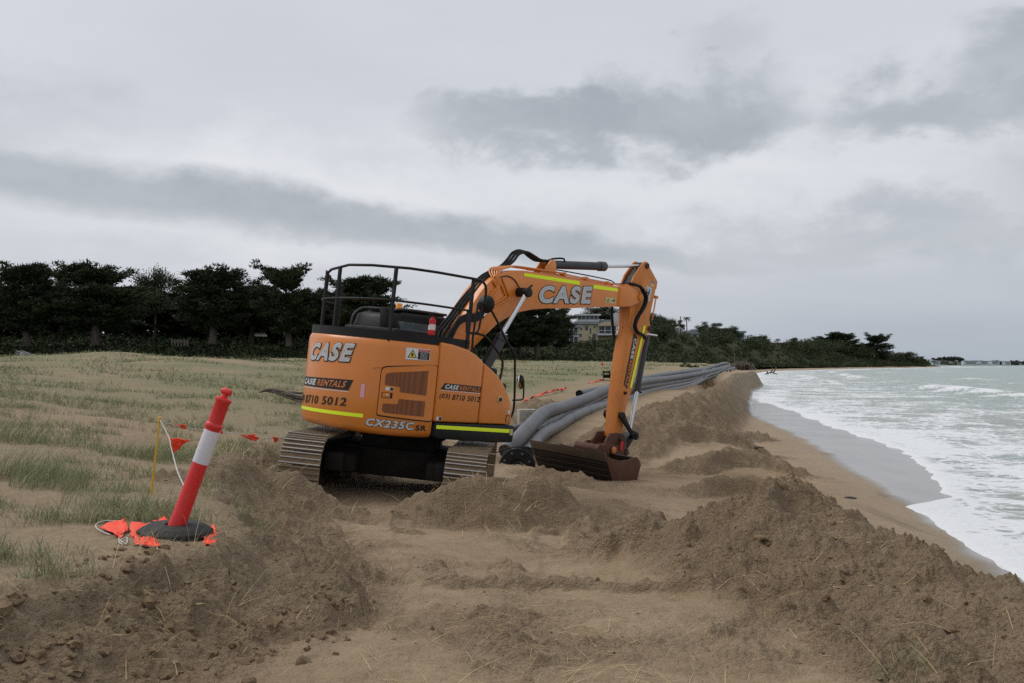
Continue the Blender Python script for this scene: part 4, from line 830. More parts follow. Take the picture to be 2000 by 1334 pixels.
# ================================================================== near props
def at(u, v, Y):                                     # survey helper: sight line and distance -> place
    a = math.atan(43 / 1944.0); x, z = (u - 1000) / 1944.0, -(v - 667) / 1944.0
    dy, dz_ = math.cos(a) - z * math.sin(a), math.sin(a) + z * math.cos(a)
    return Vector((x * Y / dy, Y, 1.6 + dz_ * Y / dy))
def plastic(name, col, rough=.45, var=.2, dust=.0):
    m, T, b = new_mat(name, col, rough); p = T.coord('Object'); a = T.noise(p, 9, 5, .6); g = T.noise(p, 45, 4, .7)
    c = T.mix(a.step(.35, .7) * var, col, tuple(x * .65 for x in col)); c = T.mix(g.step(.42, .7) * T.noise(p, 4, 5, .65).step(.4, .65) * dust, c, (.27, .20, .13))
    T.link(c, b.inputs['Base Color']); T.link(T.bump(g, .05, .01), b.inputs['Normal']); return m
P_red = plastic('red_plastic', (.66, .018, .018), .42, .15, .35); P_wht = plastic('white_reflective_sleeve', (.66, .65, .69), .4, .08, .16)
P_rub = plastic('black_recycled_rubber', (.014, .014, .015), .75, .3, .16); P_yel = plastic('yellow_fibreglass', (.62, .38, .02), .45, .15)
P_flg = plastic('fluorescent_orange_cloth', (.95, .085, .035), .75, .12); P_cord = plastic('white_cord', (.58, .56, .52), .8, .2)
def bollard(label, loc, tilt, yaw, sand=True, group=None):
    t = thing('bollard', label, 'bollard', loc)
    ax = Matrix.Rotation(yaw, 3, 'Z') @ Vector((math.sin(tilt), 0, math.cos(tilt)))
    bs_ = B()
    ring = lambda r_, z, c_: [(math.cos(R(22.5 + 45 * k)) * r_ * (1.0 if k % 2 else .97), math.sin(R(22.5 + 45 * k)) * r_ * .95, z) for k in range(8)]
    lv = [ring(.262, -.03, 0), ring(.272, .02, 0), ring(.268, .055, 0), ring(.215, .088, 0), ring(.10, .094, 0), ring(.075, .096, 0), ring(.07, .055, 0)]
    V_ = [p for l in lv for p in l]
    bs_.add(V_, [(i * 8 + k, i * 8 + (k + 1) % 8, (i + 1) * 8 + (k + 1) % 8, (i + 1) * 8 + k) for i in range(len(lv) - 1) for k in range(8)] + [tuple(range(7, -1, -1)), tuple(48 + k for k in range(8))])
    for k in range(4):
        a = R(90 * k + 20); bs_.box((math.cos(a) * .17 - .025, math.sin(a) * .17 - .018, .07), (math.cos(a) * .17 + .025, math.sin(a) * .17 + .018, .082))
    b_ = bs_.obj('base', P_rub, t, .004, 1, 18)
    b_.rotation_euler = (R(3), R(2), R(-8))
    o = Vector((0, 0, .045)); ax = ax * 1.0
    B().lathe([(.052, 0), (.062, .01), (.063, .05), (.059, .07), (.054, .52), (.053, .745), (.054, .76), (.060, .77), (.062, .782), (.060, .795), (.052, .805), (.051, .955), (.058, .967), (.060, .977), (.056, .989), (.030, .998), (.019, 1.004), (.017, 1.02)], o, ax, 28).obj('post', P_red, t)
    B().lathe([(.0565, .505), (.0567, .51), (.0555, .742), (.055, .747)], o, ax, 28).obj('reflective_sleeve', P_wht, t)
    tp = o + ax * 1.038; sd_ = ax.cross(Vector((.3, 1, 0))).normalized()
    B().tube([tp - sd_ * .035, tp - sd_ * .02, tp + sd_ * .02, tp + sd_ * .035], [.020, .026, .026, .020], 12).tube([o + ax * .99, tp], .016, 10).obj('handle', P_red, t)
    return t
BX, BY = -2.376, 7.05; BZ = gz(BX, BY)
bl = bollard('leaning red and white bollard on a black rubber base in the foreground sand', (BX, BY, BZ - .005), R(19.5), R(6))
# sand lying on the base
def pad(name, cx, cy, rx, ry, hh, mat, parent=None, z0=None, n=14):
    v = [(0, 0, hh)]; f = []
    for j in range(1, 5):
        for k in range(n):
            a = 2 * math.pi * k / n; q = j / 4; w = 1 + .25 * math.sin(3 * a + cx * 9) + .12 * math.sin(5 * a); v.append((math.cos(a) * rx * q * w, math.sin(a) * ry * q * w, hh * (1 - q * q)))
    f += [(0, 1 + k, 1 + (k + 1) % n) for k in range(n)] + [(1 + (j - 1) * n + k, 1 + j * n + k, 1 + j * n + (k + 1) % n, 1 + (j - 1) * n + (k + 1) % n) for j in range(1, 4) for k in range(n)]
    o = link(name, pymesh(name, v, f, 80), mat, parent); o.location = (cx, cy, z0); return o
M_dry = bpy.data.materials.new('loose_sand'); M_dry.use_nodes = True; T = Tree(M_dry.node_tree); b = M_dry.node_tree.nodes['Principled BSDF']; b.inputs['Roughness'].default_value = .95
pp = T.pos(); T.link(T.mix(T.noise(pp, 30, 4, .7).step(.35, .7), (.30, .225, .15), (.19, .135, .088)), b.inputs['Base Color']); T.link(T.bump(T.noise(pp, 70, 4, .7), .6, .02), b.inputs['Normal'])

def cloth(name, quad, parent, fold=.03, n=9, seed=0, mat=None):
    """crumpled cloth spanning a quad of 3-D points (a, b, c, d)"""
    a, b_, c_, d_ = [Vector(q) for q in quad]; v = []; r_ = random.Random(seed)
    ph = [r_.uniform(0, 6.3) for _ in range(6)]; nrm = (b_ - a).cross(d_ - a).normalized()
    if nrm.z < 0: nrm = -nrm
    for i in range(n):
        for j in range(n):
            s_, t_ = i / (n - 1), j / (n - 1); q = a * (1 - s_) * (1 - t_) + b_ * s_ * (1 - t_) + c_ * s_ * t_ + d_ * (1 - s_) * t_
            h_ = math.sin(7 * s_ + ph[0] + 3 * t_) * .5 + math.sin(11 * t_ + ph[1] - 4 * s_) * .4 + math.sin(17 * s_ + 9 * t_ + ph[2]) * .25
            v.append(q + nrm * (fold * (h_ * .6 + .55)) + Vector((math.sin(9 * t_ + ph[3]) * .3, math.sin(8 * s_ + ph[4]) * .3, 0)) * fold)
    f = [(i * n + j, (i + 1) * n + j, (i + 1) * n + j + 1, i * n + j + 1) for i in range(n - 1) for j in range(n - 1)]
    b2 = B().add(v, f); me = b2.mesh(name, smooth=50); o = link(name, me, mat or P_flg, parent)
    md = o.modifiers.new('thickness', 'SOLIDIFY'); md.thickness = .003; return o
def gp(u, v, dz_=0.0):
    """point of the dune surface near the bollard along a sight line"""
    Y = 7.0
    for _ in range(12):
        p = at(u, v, Y); zt = float(dunef(np.array([p.x]), np.array([p.y]))[0]) + dz_; Y = Y * (1.6 - zt) / max(1.6 - p.z, .05)
    return at(u, v, Y)
heap = thing('bunting', 'heap of crumpled orange bunting flags under the leaning bollard', 'bunting', (BX, BY, BZ))
bpy.context.view_layer.update()
def rel(t, p): return Vector(p) - t.location
quads = [((193, 1030), (240, 1016), (252, 1040), (228, 1050)), ((226, 1048), (244, 1016), (250, 1034), (238, 1056)), ((254, 1022), (300, 1024), (318, 1044), (256, 1052)), ((256, 1044), (300, 1040), (310, 1060), (268, 1066)),
         ((296, 1022), (318, 1012), (338, 1022), (312, 1034)), ((262, 1050), (300, 1058), (306, 1068), (276, 1070)), ((290, 1062), (312, 1066), (308, 1073), (288, 1071)), ((368, 1024), (392, 1026), (402, 1034), (384, 1034)),
         ((400, 1034), (420, 1030), (421, 1050), (404, 1046)), ((398, 1052), (426, 1046), (420, 1062), (396, 1070)), ((330, 1018), (350, 1016), (352, 1026), (334, 1028)), ((408, 1040), (428, 1047), (416, 1062), (402, 1058))]
for k, q in enumerate(quads):
    cloth('flag', [rel(heap, gp(u, v, .012)) for u, v in q], heap, .022, 11, k)
for k, pts_ in enumerate([[(246, 1022), (243, 1036), (238, 1048), (232, 1052), (246, 1062), (248, 1050), (232, 1056), (240, 1064)], [(238, 1018), (205, 1017), (188, 1024), (192, 1034), (215, 1044)], [(250, 1046), (262, 1044), (276, 1040), (290, 1036)], [(268, 1062), (285, 1066), (305, 1068), (308, 1073)], [(372, 1024), (385, 1026), (398, 1032), (412, 1034)], [(420, 1046), (425, 1052), (421, 1060)]]):
    B().tube(bez([rel(heap, gp(u, v, .02)) for u, v in pts_], 6), .004, 6).obj('cord', P_cord, heap)
# stake and bunting line
sb = gp(293, 968); stp = at(312, 818, sb.y)
st = thing('marker_stake', 'thin yellow marker stake holding up the bunting cord', 'stake', sb)
B().tube([(0, 0, -.1), stp - sb], [.010, .009], 10).obj('rod', P_yel, st); B().lathe([(.012, -.03), (.016, -.028), (.016, .012), (.010, .02)], stp - sb, (stp - sb).normalized(), 12).obj('cap', P_yel, st)
def bunting(label, pts_, flags, r_=.0045):
    p0 = at(*pts_[0]); t = thing('bunting', label, 'bunting', p0)
    P_ = bez([at(*q) - p0 for q in pts_], 8); B().tube(P_, r_, 6).obj('cord', P_cord, t)
    for k, (q, Y) in enumerate(flags): cloth('flag', [at(u, v, Y + .03 * (i - 1.5)) - p0 for i, (u, v) in enumerate(q)], t, .018, 9, k + 40)
    return t
bunting('orange bunting line strung from the yellow stake towards the excavator track', [(313, 821, 9.27), (337, 829, 9.7), (363, 835, 10.2), (415, 842, 11.5), (475, 848, 13.0), (492, 855, 13.5), (535, 856, 15), (578, 856, 16.8), (620, 848, 18.6), (655, 838, 20), (700, 833, 22)],
        [(((337, 828), (363, 833), (363, 839), (352, 837)), 10.0), (((466, 849), (492, 850), (506, 855), (500, 862)), 13.3), (((476, 852), (498, 848), (500, 858), (490, 861)), 13.4), (((532, 854), (545, 856), (540, 866), (536, 863)), 15.0), (((571, 852), (584, 851), (580, 858), (575, 860)), 16.8), (((650, 838), (661, 836), (660, 843), (655, 844)), 20.0), (((430, 844), (437, 844), (434, 849), (431, 848)), 11.9)], .005)
bunting('single orange flag on a white cord sagging from the yellow stake to the bollard', [(313, 821, 9.27), (322, 838, 9.2), (331, 857, 9.1), (334, 872, 9.0), (338, 888, 8.9), (346, 918, 8.6), (357, 944, 8.2), (362, 956, 7.7), (366, 975, 7.5)], [(((331, 857), (352, 859), (374, 861), (354, 873)), 9.05), (((331, 857), (352, 864), (354, 873), (338, 886)), 9.02)], .0055)

# ------------------------------------------------------------------ pipes
mp, T, b = new_mat('grey_poly_pipe', (.15, .16, .175), .5); p = T.coord('Object'); a = T.noise(p, 1.2, 5, .6); g = T.noise(p, 14, 5, .7)
c = T.mix(a.step(.3, .7), (.125, .130, .138), (.175, .180, .188)); c = T.mix(g.step(.45, .75) * a.step(.4, .7) * .5, c, (.27, .22, .165)); c = T.mix(g.step(.62, .7) * .35, c, (.08, .085, .09)); oi_ = T.node('ShaderNodeObjectInfo'); rv_ = S(T.nt, oi_.outputs['Random']); c = T.mix(rv_ * .8, c, T.mix(1.0, c, (.45, .46, .48), 'MULTIPLY'))
T.link(c, b.inputs['Base Color']); T.link(T.bump(g, .08, .02), b.inputs['Normal']); M_pipe = mp
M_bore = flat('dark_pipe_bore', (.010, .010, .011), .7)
PU = np.array([(960, 20.6), (1003, 21.5), (1030, 22.6), (1062, 25), (1100, 28), (1150, 32), (1190, 36), (1250, 44), (1300, 52), (1340, 60), (1380, 71), (1420, 88), (1440, 98)])
def pY(u): return float(np.interp(u, PU[:, 0], PU[:, 1]))
PIPES = [
 ('thick grey pipe nearest the excavator, bending up over the sand', [(988, 882), (1008, 862), (1036, 832), (1062, 807), (1082, 799), (1104, 794), (1152, 776), (1192, 759), (1250, 747), (1318, 738), (1380, 727), (1424, 715)], .178, 0),
 ('thick grey pipe ending behind the far end of the bucket', [(1028, 886), (1050, 856), (1068, 842), (1090, 832), (1112, 818), (1150, 801), (1186, 790), (1215, 783), (1250, 775), (1310, 762), (1345, 754), (1372, 741), (1395, 735)], .172, -.9),
 ('grey pipe squeezed between the two thick front pipes', [(1040, 845), (1062, 829), (1084, 818), (1112, 804), (1150, 787), (1188, 768), (1250, 757), (1318, 747), (1350, 740), (1376, 729), (1426, 717)], .168, .2),
 ('short grey pipe with an open dark end left of the excavator arm', [(1131, 769), (1150, 765), (1192, 755), (1230, 744), (1262, 738), (1320, 729), (1372, 722)], .165, 1.6),
 ('grey pipe with an open dark end right of the excavator arm', [(1248, 769), (1268, 764), (1300, 757), (1345, 748), (1366, 738), (1386, 729), (1434, 719)], .17, -.6),
 ('thin far grey pipe along the back of the bundle', [(1205, 751), (1254, 739), (1300, 732), (1340, 726), (1372, 723), (1398, 719), (1412, 712)], .15, 4.0),
 ('grey pipe weaving through the middle of the bundle', [(1210, 762), (1254, 749), (1300, 742), (1344, 737), (1368, 726), (1392, 722), (1404, 713)], .15, 2.6),
 ('lowest grey pipe lying against the sand berm', [(1270, 779), (1310, 768), (1341, 761), (1362, 750), (1378, 741), (1400, 732)], .15, -1.6),
 ('grey pipe climbing over the others near the log pile', [(1336, 744), (1358, 734), (1376, 722), (1392, 716), (1415, 709), (1424, 711)], .15, 1.0),
 ('grey pipe dropping beside the berm near the log pile', [(1352, 754), (1370, 744), (1384, 733), (1402, 727), (1420, 716)], .15, -2.0),
 ('short grey pipe stub poking out behind the excavator sill', [(978, 846), (1002, 838), (1024, 832), (1044, 828)], .14, 3.0)]
PIPES = [(a_, b_, c_ * (.96 if k < 3 else .70), d_) for k, (a_, b_, c_, d_) in enumerate(PIPES)]
PIPES += [('grey pipe on top of the bundle, sagging between two crossings', [(1246, 752), (1290, 741), (1330, 739), (1362, 730), (1388, 724), (1418, 713)], .11, 1.4),
          ('grey pipe just above the berm, middle of the bundle', [(1262, 771), (1300, 763), (1338, 757), (1360, 747), (1382, 735), (1408, 726)], .11, -1.0),
          ('farthest thin grey pipe curving away behind the bundle', [(1230, 743), (1280, 733), (1320, 727), (1352, 722), (1380, 719), (1402, 715)], .105, 6.0)]
for lab, pts_, r_, dy_ in PIPES:
    W_ = [at(u, v, pY(u) + dy_) for u, v in pts_]; o = W_[0].copy(); t = thing('pipe', lab, 'pipe', o, 'grey pipes laid along the beach')
    P_ = bez([w - o for w in W_], 7); rr = [r_ * (1 + .02 * math.sin(i * 1.7)) for i in range(len(P_))]
    tb_ = B().tube(P_, rr, 18, cap=False); d0 = (P_[1] - P_[0]).normalized(); d1 = (P_[-1] - P_[-2]).normalized()
    tb_.obj('pipe_wall', M_pipe, t, smooth=60)
    for e, d_ in ((P_[0], d0), (P_[-1], -d1)):
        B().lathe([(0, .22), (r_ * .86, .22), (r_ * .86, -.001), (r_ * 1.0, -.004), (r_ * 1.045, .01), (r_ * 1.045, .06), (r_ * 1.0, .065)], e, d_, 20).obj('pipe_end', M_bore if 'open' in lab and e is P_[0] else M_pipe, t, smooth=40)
    ln = 0; nx = 1.2
    for i in range(1, len(P_) - 1):
        ln += (P_[i] - P_[i - 1]).length
        if ln > nx:
            nx += 2.6; dd_ = (P_[i + 1] - P_[i - 1]).normalized(); B().lathe([(rr[i] * .99, -.022), (rr[i] * 1.03, -.012), (rr[i] * 1.03, .012), (rr[i] * .99, .022)], P_[i], dd_, 18).obj('weld_seam', M_pipe, t)
fo_ = at(1010, 912, 21.0); fl_ = thing('pipe_flange', 'big black bolted flange half buried in front of the two thick pipes', 'flange', fo_)
dv = Vector((-.12, -1, .18)).normalized()
B().lathe([(.17, -.03), (.38, -.03), (.39, -.02), (.39, .02), (.38, .03), (.17, .03), (.15, .0), (.17, -.03)], (0, 0, 0), dv, 32).obj('ring', M_blk, fl_); B().lathe([(0, -.02), (.16, -.02), (.16, .0), (0, .0)], (0, 0, 0), dv, 24).obj('blank', M_bore, fl_)
uu_ = dv.orthogonal().normalized(); ww_ = dv.cross(uu_)
for k in range(8):
    a = R(45 * k + 20); q = (uu_ * math.cos(a) + ww_ * math.sin(a)) * .28; B().lathe([(.035, .03), (.035, .055), (.022, .07)], q, dv, 8).obj('bolt', M_cyl, fl_)
sr = at(972, 884, 20.9); rp_ = thing('strap', 'thin black strap looped over the ends of the two thick pipes', 'strap', sr)
B().tube(bez([at(u, v, Y) - sr for u, v, Y in ((970, 884, 21.0), (985, 877, 20.9), (1008, 873, 20.8), (1030, 874, 20.8), (1042, 878, 20.8), (1052, 895, 20.8), (1062, 925, 20.7))], 6), .012, 6).obj('band', M_rub, rp_)
# concrete block
m_c, T, b = new_mat('concrete', (.36, .34, .29), .9); pp = T.pos(); T.link(T.mix(T.noise(pp, 12, 5, .65).step(.35, .7), (.40, .38, .33), (.27, .25, .215)), b.inputs['Base Color']); T.link(T.bump(T.noise(pp, 40, 4, .7), .3, .02), b.inputs['Normal'])
cbp = at(1030, 827, 26); cb_ = tag(B().box((-.24, -.22, -.15), (.22, .22, .37)).obj('concrete_block', m_c, None, .012), 'squared pale concrete block behind the excavator sill beside the pipes', 'block'); cb_.location = cbp; cb_.rotation_euler = (0, 0, R(8))
# black machine attachment lying far off beside the arm
ao = at(1186, 739, 52); att = thing('machine_attachment', 'small black digger attachment lying on sand left of the arm', 'attachment', ao)
for x_ in (-.20, .12): B().prism([(-.02, 0), (-.02, .40), (.02, .42), (.02, 0)], -.25, .25).obj('side_plate', M_blk, att).location = (x_, 0, 0)
B().tube([(-.2, -.1, .33), (.12, -.1, .33)], .05, 10).tube([(-.2, .1, .12), (.12, .1, .12)], .05, 10).box((-.18, .1, .02), (.10, .2, .2)).obj('cross_tube', M_blk, att); B().prism([(.14, -.02), (.14, .2), (.26, .3), (.34, .24), (.34, -.02)], -.2, .2).obj('hook', M_rust, att)
fb = at(1170.5, 729, 74); bollard('small distant red and white bollard standing in the dune grass', (fb.x, fb.y, fb.z - .25), R(14), R(0))
# orange barrier tape on the sand
def tape(label, pts_, seed):
    p0 = at(*pts_[0]); t = thing('barrier_tape', label, 'tape', p0); r_ = random.Random(seed); P_ = bez([at(*q) - p0 for q in pts_], 10)
    v = []; f = []
    for i, q in enumerate(P_):
        w = (.01 if r_.random() < .45 else .03 + .07 * r_.random()); v += [q + Vector((r_.uniform(-.08, .08), r_.uniform(-.3, .3), -.02)), q + Vector((r_.uniform(-.08, .08), r_.uniform(-.3, .3), w - .012))]
    f = [(2 * i, 2 * i + 2, 2 * i + 3, 2 * i + 1) for i in range(len(P_) - 1)]
    me = pymesh('tape_ribbon', v, f, 30); o = link('tape_ribbon', me, P_flg, t); md = o.modifiers.new('thickness', 'SOLIDIFY'); md.thickness = .004; return t
tape('crumpled orange barrier tape trailing across the sand behind the mirror', [(1020, 786, 31), (1040, 778, 33), (1062, 769, 35), (1080, 764, 38), (1098, 760, 40), (1112, 757, 42)], 3)
tape('faded orange barrier tape running on past the far bollard', [(1124, 755, 44), (1142, 751, 46), (1160, 746, 49), (1180, 742, 52)], 4)
tape('far faint orange barrier tape behind the pipe bundle', [(1262, 735, 66), (1290, 730, 74), (1318, 725, 84), (1345, 720, 94)], 5)
# driftwood branch left of the counterweight
mw, T, b = new_mat('grey_driftwood', (.10, .075, .055), .85); pp = T.coord('Object'); T.link(T.mix(T.noise(T.scale(pp, .3, 3, 3), 9, 5, .6).step(.35, .65), (.045, .032, .024), (.19, .155, .12)), b.inputs['Base Color']); M_wood = mw
def gpt(u, v):
    for Y in np.arange(9, 80, .25):
        p_ = at(u, v, float(Y))
        if gz(p_.x, p_.y) >= p_.z: return p_
    return p_
DY = float(gpt(575, 790).y); db = at(550, 772, DY); dw = thing('driftwood', 'dark dead branch lying on the dune left of the counterweight', 'driftwood', db)
B().tube(bez([at(u, v, DY) - db for u, v in ((507, 766), (520, 762), (540, 764), (560, 770), (580, 776), (600, 780))], 6), [.02 + .05 * min(1, i / 12) for i in range(31)], 8).obj('limb', M_wood, dw)
B().tube(bez([at(u, v, DY + .2) - db for u, v in ((545, 766), (565, 766), (590, 768), (610, 766))], 5), [.03] * 16, 7).obj('twig', M_wood, dw); B().tube(bez([at(u, v, DY - .2) - db for u, v in ((530, 764), (550, 772), (575, 781), (596, 786))], 5), [.022] * 16, 7).obj('twig', M_wood, dw)

# ------------------------------------------------------------------ clods, straw and grass
def ico(n_):
    bm = bmesh.new(); bmesh.ops.create_icosphere(bm, subdivisions=n_, radius=1.0); v = np.array([q.co[:] for q in bm.verts]); f = np.array([[q.index for q in p.verts] for p in bm.faces]); bm.free(); return v, f
iv, if_ = ico(2); iv1, if1 = ico(1)
def cluster(xs, ys_, rs, base, fidx, seed, sink=.42):
    r_ = np.random.default_rng(seed); n_ = len(xs); zs = ground_h(xs, ys_)[0]
    sc = rs[:, None] * r_.uniform(.65, 1.35, (n_, 3)) * np.array([1, 1, .75]); V_ = base[None] * sc[:, None]
    an = r_.uniform(0, 6.28, n_); ca, sa = np.cos(an)[:, None], np.sin(an)[:, None]
    V_ = np.stack([V_[..., 0] * ca - V_[..., 1] * sa, V_[..., 0] * sa + V_[..., 1] * ca, V_[..., 2]], -1)
    ph_ = r_.uniform(0, 50, (n_, 1)); dn = fbm(base[None, :, 0] * 1.4 + ph_, base[None, :, 1] * 1.4 + base[None, :, 2] * 1.9 + ph_, 1.0, 3, .65, 1)
    V_ *= (1 + .85 * dn)[..., None]; V_ += np.stack([xs, ys_, zs + rs * (.45 - sink)], -1)[:, None]
    F_ = fidx[None] + (np.arange(n_) * len(base))[:, None, None]; return V_.reshape(-1, 3), F_.reshape(-1, 3)
N = 45000; cx_ = rng.uniform(-4.2, 5.0, N); cy_ = np.exp(rng.uniform(math.log(3.2), math.log(24), N)); _, ro, du, we, da = ground_h(cx_, cy_, False)
keep = (rng.uniform(0, 1, N) < (ro ** 1.5) * np.clip(9 / cy_, .15, 1) * .20) & (da < .6); cx_, cy_ = cx_[keep], cy_[keep]
rs = .006 + .020 * rng.power(.28, len(cx_)) ** 2.4; V1, F1 = cluster(cx_, cy_, rs, iv1, if1, 1)
# bigger lumps that fell off the cut edge at the lower left, and along the small windrows
bxs = np.concatenate([rng.normal(-1.9, .28, 130), rng.normal(-1.4, .22, 40), rng.normal(-1.1, .12, 45), rng.uniform(2.2, 3.4, 25), rng.uniform(1.6, 2.6, 25), rng.uniform(-2.6, -2.0, 90)])
bys = np.concatenate([rng.normal(5.0, .55, 130), rng.normal(5.7, .25, 40), rng.normal(6.3, .30, 45), rng.uniform(4.5, 8.5, 25), rng.uniform(6, 9, 25), rng.uniform(4.4, 6.6, 90)])
V2, F2 = cluster(bxs, bys, .012 + .034 * rng.power(.45, len(bxs)) ** 1.5, iv, if_, 2)
me = npmesh('sand_clods', np.r_[V1, V2], np.r_[F1, F2 + len(V1)]); me.set_sharp_from_angle(angle=R(55)); m_clod = bpy.data.materials.new('damp_sand_clod'); m_clod.use_nodes = True; T = Tree(m_clod.node_tree); b = m_clod.node_tree.nodes['Principled BSDF']; b.inputs['Roughness'].default_value = .95; b.inputs['Specular IOR Level'].default_value = .2
pp = T.pos(); T.link(T.mix(T.noise(pp, 8, 4, .7).step(.3, .7), (.175, .118, .068), (.275, .196, .118)), b.inputs['Base Color']); T.link(T.bump(T.noise(pp, 60, 4, .7), .7, .03), b.inputs['Normal'])
tag(link('sand_clods', me, m_clod), 'loose damp sand clods strewn over the dug ground', 'clods', kind='stuff')

def blades(xs, ys_, L_, wd, lean, seed, curl=.5, flatk=0.0, zs=None, dirb=None):
    """tapering three-joint blades"""
    r_ = np.random.default_rng(seed); n_ = len(xs); z0 = ground_h(xs, ys_)[0] if zs is None else zs
    a = r_.uniform(0, 6.28, n_) if dirb is None else dirb + r_.normal(0, .7, n_)
    k = np.clip(np.abs(r_.normal(lean, .25, n_)), .02, 1.4); dx_, dy_ = np.cos(a), np.sin(a); pts_ = []
    ang = k.copy(); x, y, z = xs.copy(), ys_.copy(), z0 - .01
    for j in range(4):
        pts_.append(np.stack([x, y, z], -1)); st_ = L_ / 3; x = x + dx_ * np.sin(ang) * st_; y = y + dy_ * np.sin(ang) * st_; z = z + np.cos(ang) * st_; ang = np.minimum(ang + curl * r_.uniform(.3, 1.2, n_), 1.75)
    px_ = r_.uniform(0, 6.28, n_); side_ = np.stack([np.cos(px_), np.sin(px_), np.zeros(n_)], -1) * (wd / 2)[:, None]
    V_ = np.stack([pts_[0] - side_, pts_[0] + side_, pts_[1] - side_ * .9, pts_[1] + side_ * .9, pts_[2] - side_ * .6, pts_[2] + side_ * .6, pts_[3]], 1)
    F_ = np.array([(0, 1, 3), (0, 3, 2), (2, 3, 5), (2, 5, 4), (4, 5, 6)])[None] + (np.arange(n_) * 7)[:, None, None]
    return V_.reshape(-1, 3), F_.reshape(-1, 3), n_
def grass_mat(name, c0, c1, c2):
    m, T, b = new_mat(name, rough=.7, spec=.2); a = T.attr('tint'); c = T.mix(a.step(0, .6), c0, c1); c = T.mix(a.step(.62, .95), c, c2); T.link(c, b.inputs['Base Color'])
    return m
def stuff(name, label, cat, parts, mat, seed):
    r_ = np.random.default_rng(seed); V_ = []; F_ = []; t_ = []; o_ = 0
    for v, f, n_, bias in parts: V_.append(v); F_.append(f + o_); o_ += len(v); t_.append(np.repeat(np.clip(r_.normal(bias, .25, n_), 0, 1), 7))
    me = npmesh(name, np.concatenate(V_), np.concatenate(F_)); at_ = me.attributes.new('tint', 'FLOAT', 'POINT'); at_.data.foreach_set('value', np.concatenate(t_).astype(np.float32))
    return tag(link(name, me, mat), label, cat, kind='stuff')
M_gr = grass_mat('dune_grass_blade', (.180, .220, .115), (.270, .280, .145), (.44, .37, .22))
parts = []
def scatter(n_, x0, x1, y0, y1, sc, th, seed, lo=None, wide=False):
    r_ = np.random.default_rng(seed); y = np.exp(r_.uniform(math.log(y0), math.log(y1), n_)); x = r_.uniform(x0, x1, n_) * (y if wide else 1)
    _, ro, du, we, da = ground_h(x, y, False); nz = fbm(x * .7, y, sc, 4, .55, seed)
    k = (du > .75) & (nz > th) & (ro < .6); return x[k], y[k], nz[k] - th
# near tussocks
x, y, q = scatter(90000, -.95, -.18, 4.2, 26, 1.1, .02, 101, wide=True)
k = np.hypot((x - BX + .2) * .7, (y - BY)) > .75; x, y, q = x[k], y[k], q[k]
ridx = rng.uniform(0, 1, len(x)) < np.clip(.16 + q * .9, 0, .75); x, y = x[ridx], y[ridx]
nT = len(x); mult = 4; xx_ = np.repeat(x, mult) + rng.normal(0, .035, nT * mult); yy_ = np.repeat(y, mult) + rng.normal(0, .035, nT * mult)
V_, F_, n_ = blades(xx_, yy_, rng.uniform(.07, .24, len(xx_)), .0022 + .00028 * yy_, .40, 5, .5); parts.append((V_, F_, n_, .38))
for tx, ty, rr_, nb, hh in ((-5.0, 10.1, .42, 420, .44), (-4.45, 9.6, .36, 420, .36), (-5.6, 9.6, .4, 300, .36), (-3.7, 6.6, .22, 160, .26), (-3.25, 6.15, .16, 120, .24), (-3.6, 8.6, .3, 160, .26), (-2.35, 9.0, .2, 60, .26), (-2.15, 6.72, .2, 26, .15), (-2.45, 6.72, .12, 26, .17), (-4.7, 13.2, .5, 500, .36), (-6.8, 13.5, .5, 500, .4), (-3.2, 5.6, .25, 110, .22)):
    a_ = rng.uniform(0, 6.28, nb); r2 = rr_ * np.sqrt(rng.uniform(0, 1, nb)); xx_ = tx + r2 * np.cos(a_); yy_ = ty + r2 * np.sin(a_)
    V_, F_, n_ = blades(xx_, yy_, rng.uniform(.5, 1.1, nb) * hh, np.full(nb, .0042), .35, 6, .4, dirb=np.full(nb, .3)); parts.append((V_, F_, n_, .30))
# middle distance and the meadow behind
x, y, q = scatter(190000, -.85, .20, 20, 62, 3.2, .0, 103, wide=True); k = rng.uniform(0, 1, len(x)) < np.clip(.25 + q, 0, .8); x, y = x[k], y[k]
V_, F_, n_ = blades(x, y, rng.uniform(.08, .24, len(x)), .00055 * y, .5, 7, .5); parts.append((V_, F_, n_, .40))
x, y, q = scatter(80000, -.62, .26, 55, 128, 7.0, -.08, 104, wide=True); k = rng.uniform(0, 1, len(x)) < .5; x, y = x[k], y[k]
V_, F_, n_ = blades(x, y, rng.uniform(.10, .28, len(x)), .0007 * y, .5, 8, .5); parts.append((V_, F_, n_, .45))
# a little green at the lower right edge
nb = 90; xx_ = rng.normal(1.95, .10, nb); yy_ = rng.normal(4.95, .07, nb); V_, F_, n_ = blades(xx_, yy_, rng.uniform(.06, .17, nb), np.full(nb, .004), .5, 9, .4); parts.append((V_, F_, n_, .4))
stuff('dune_grass', 'thin green marram grass growing over the dune', 'grass', parts, M_gr, 1)
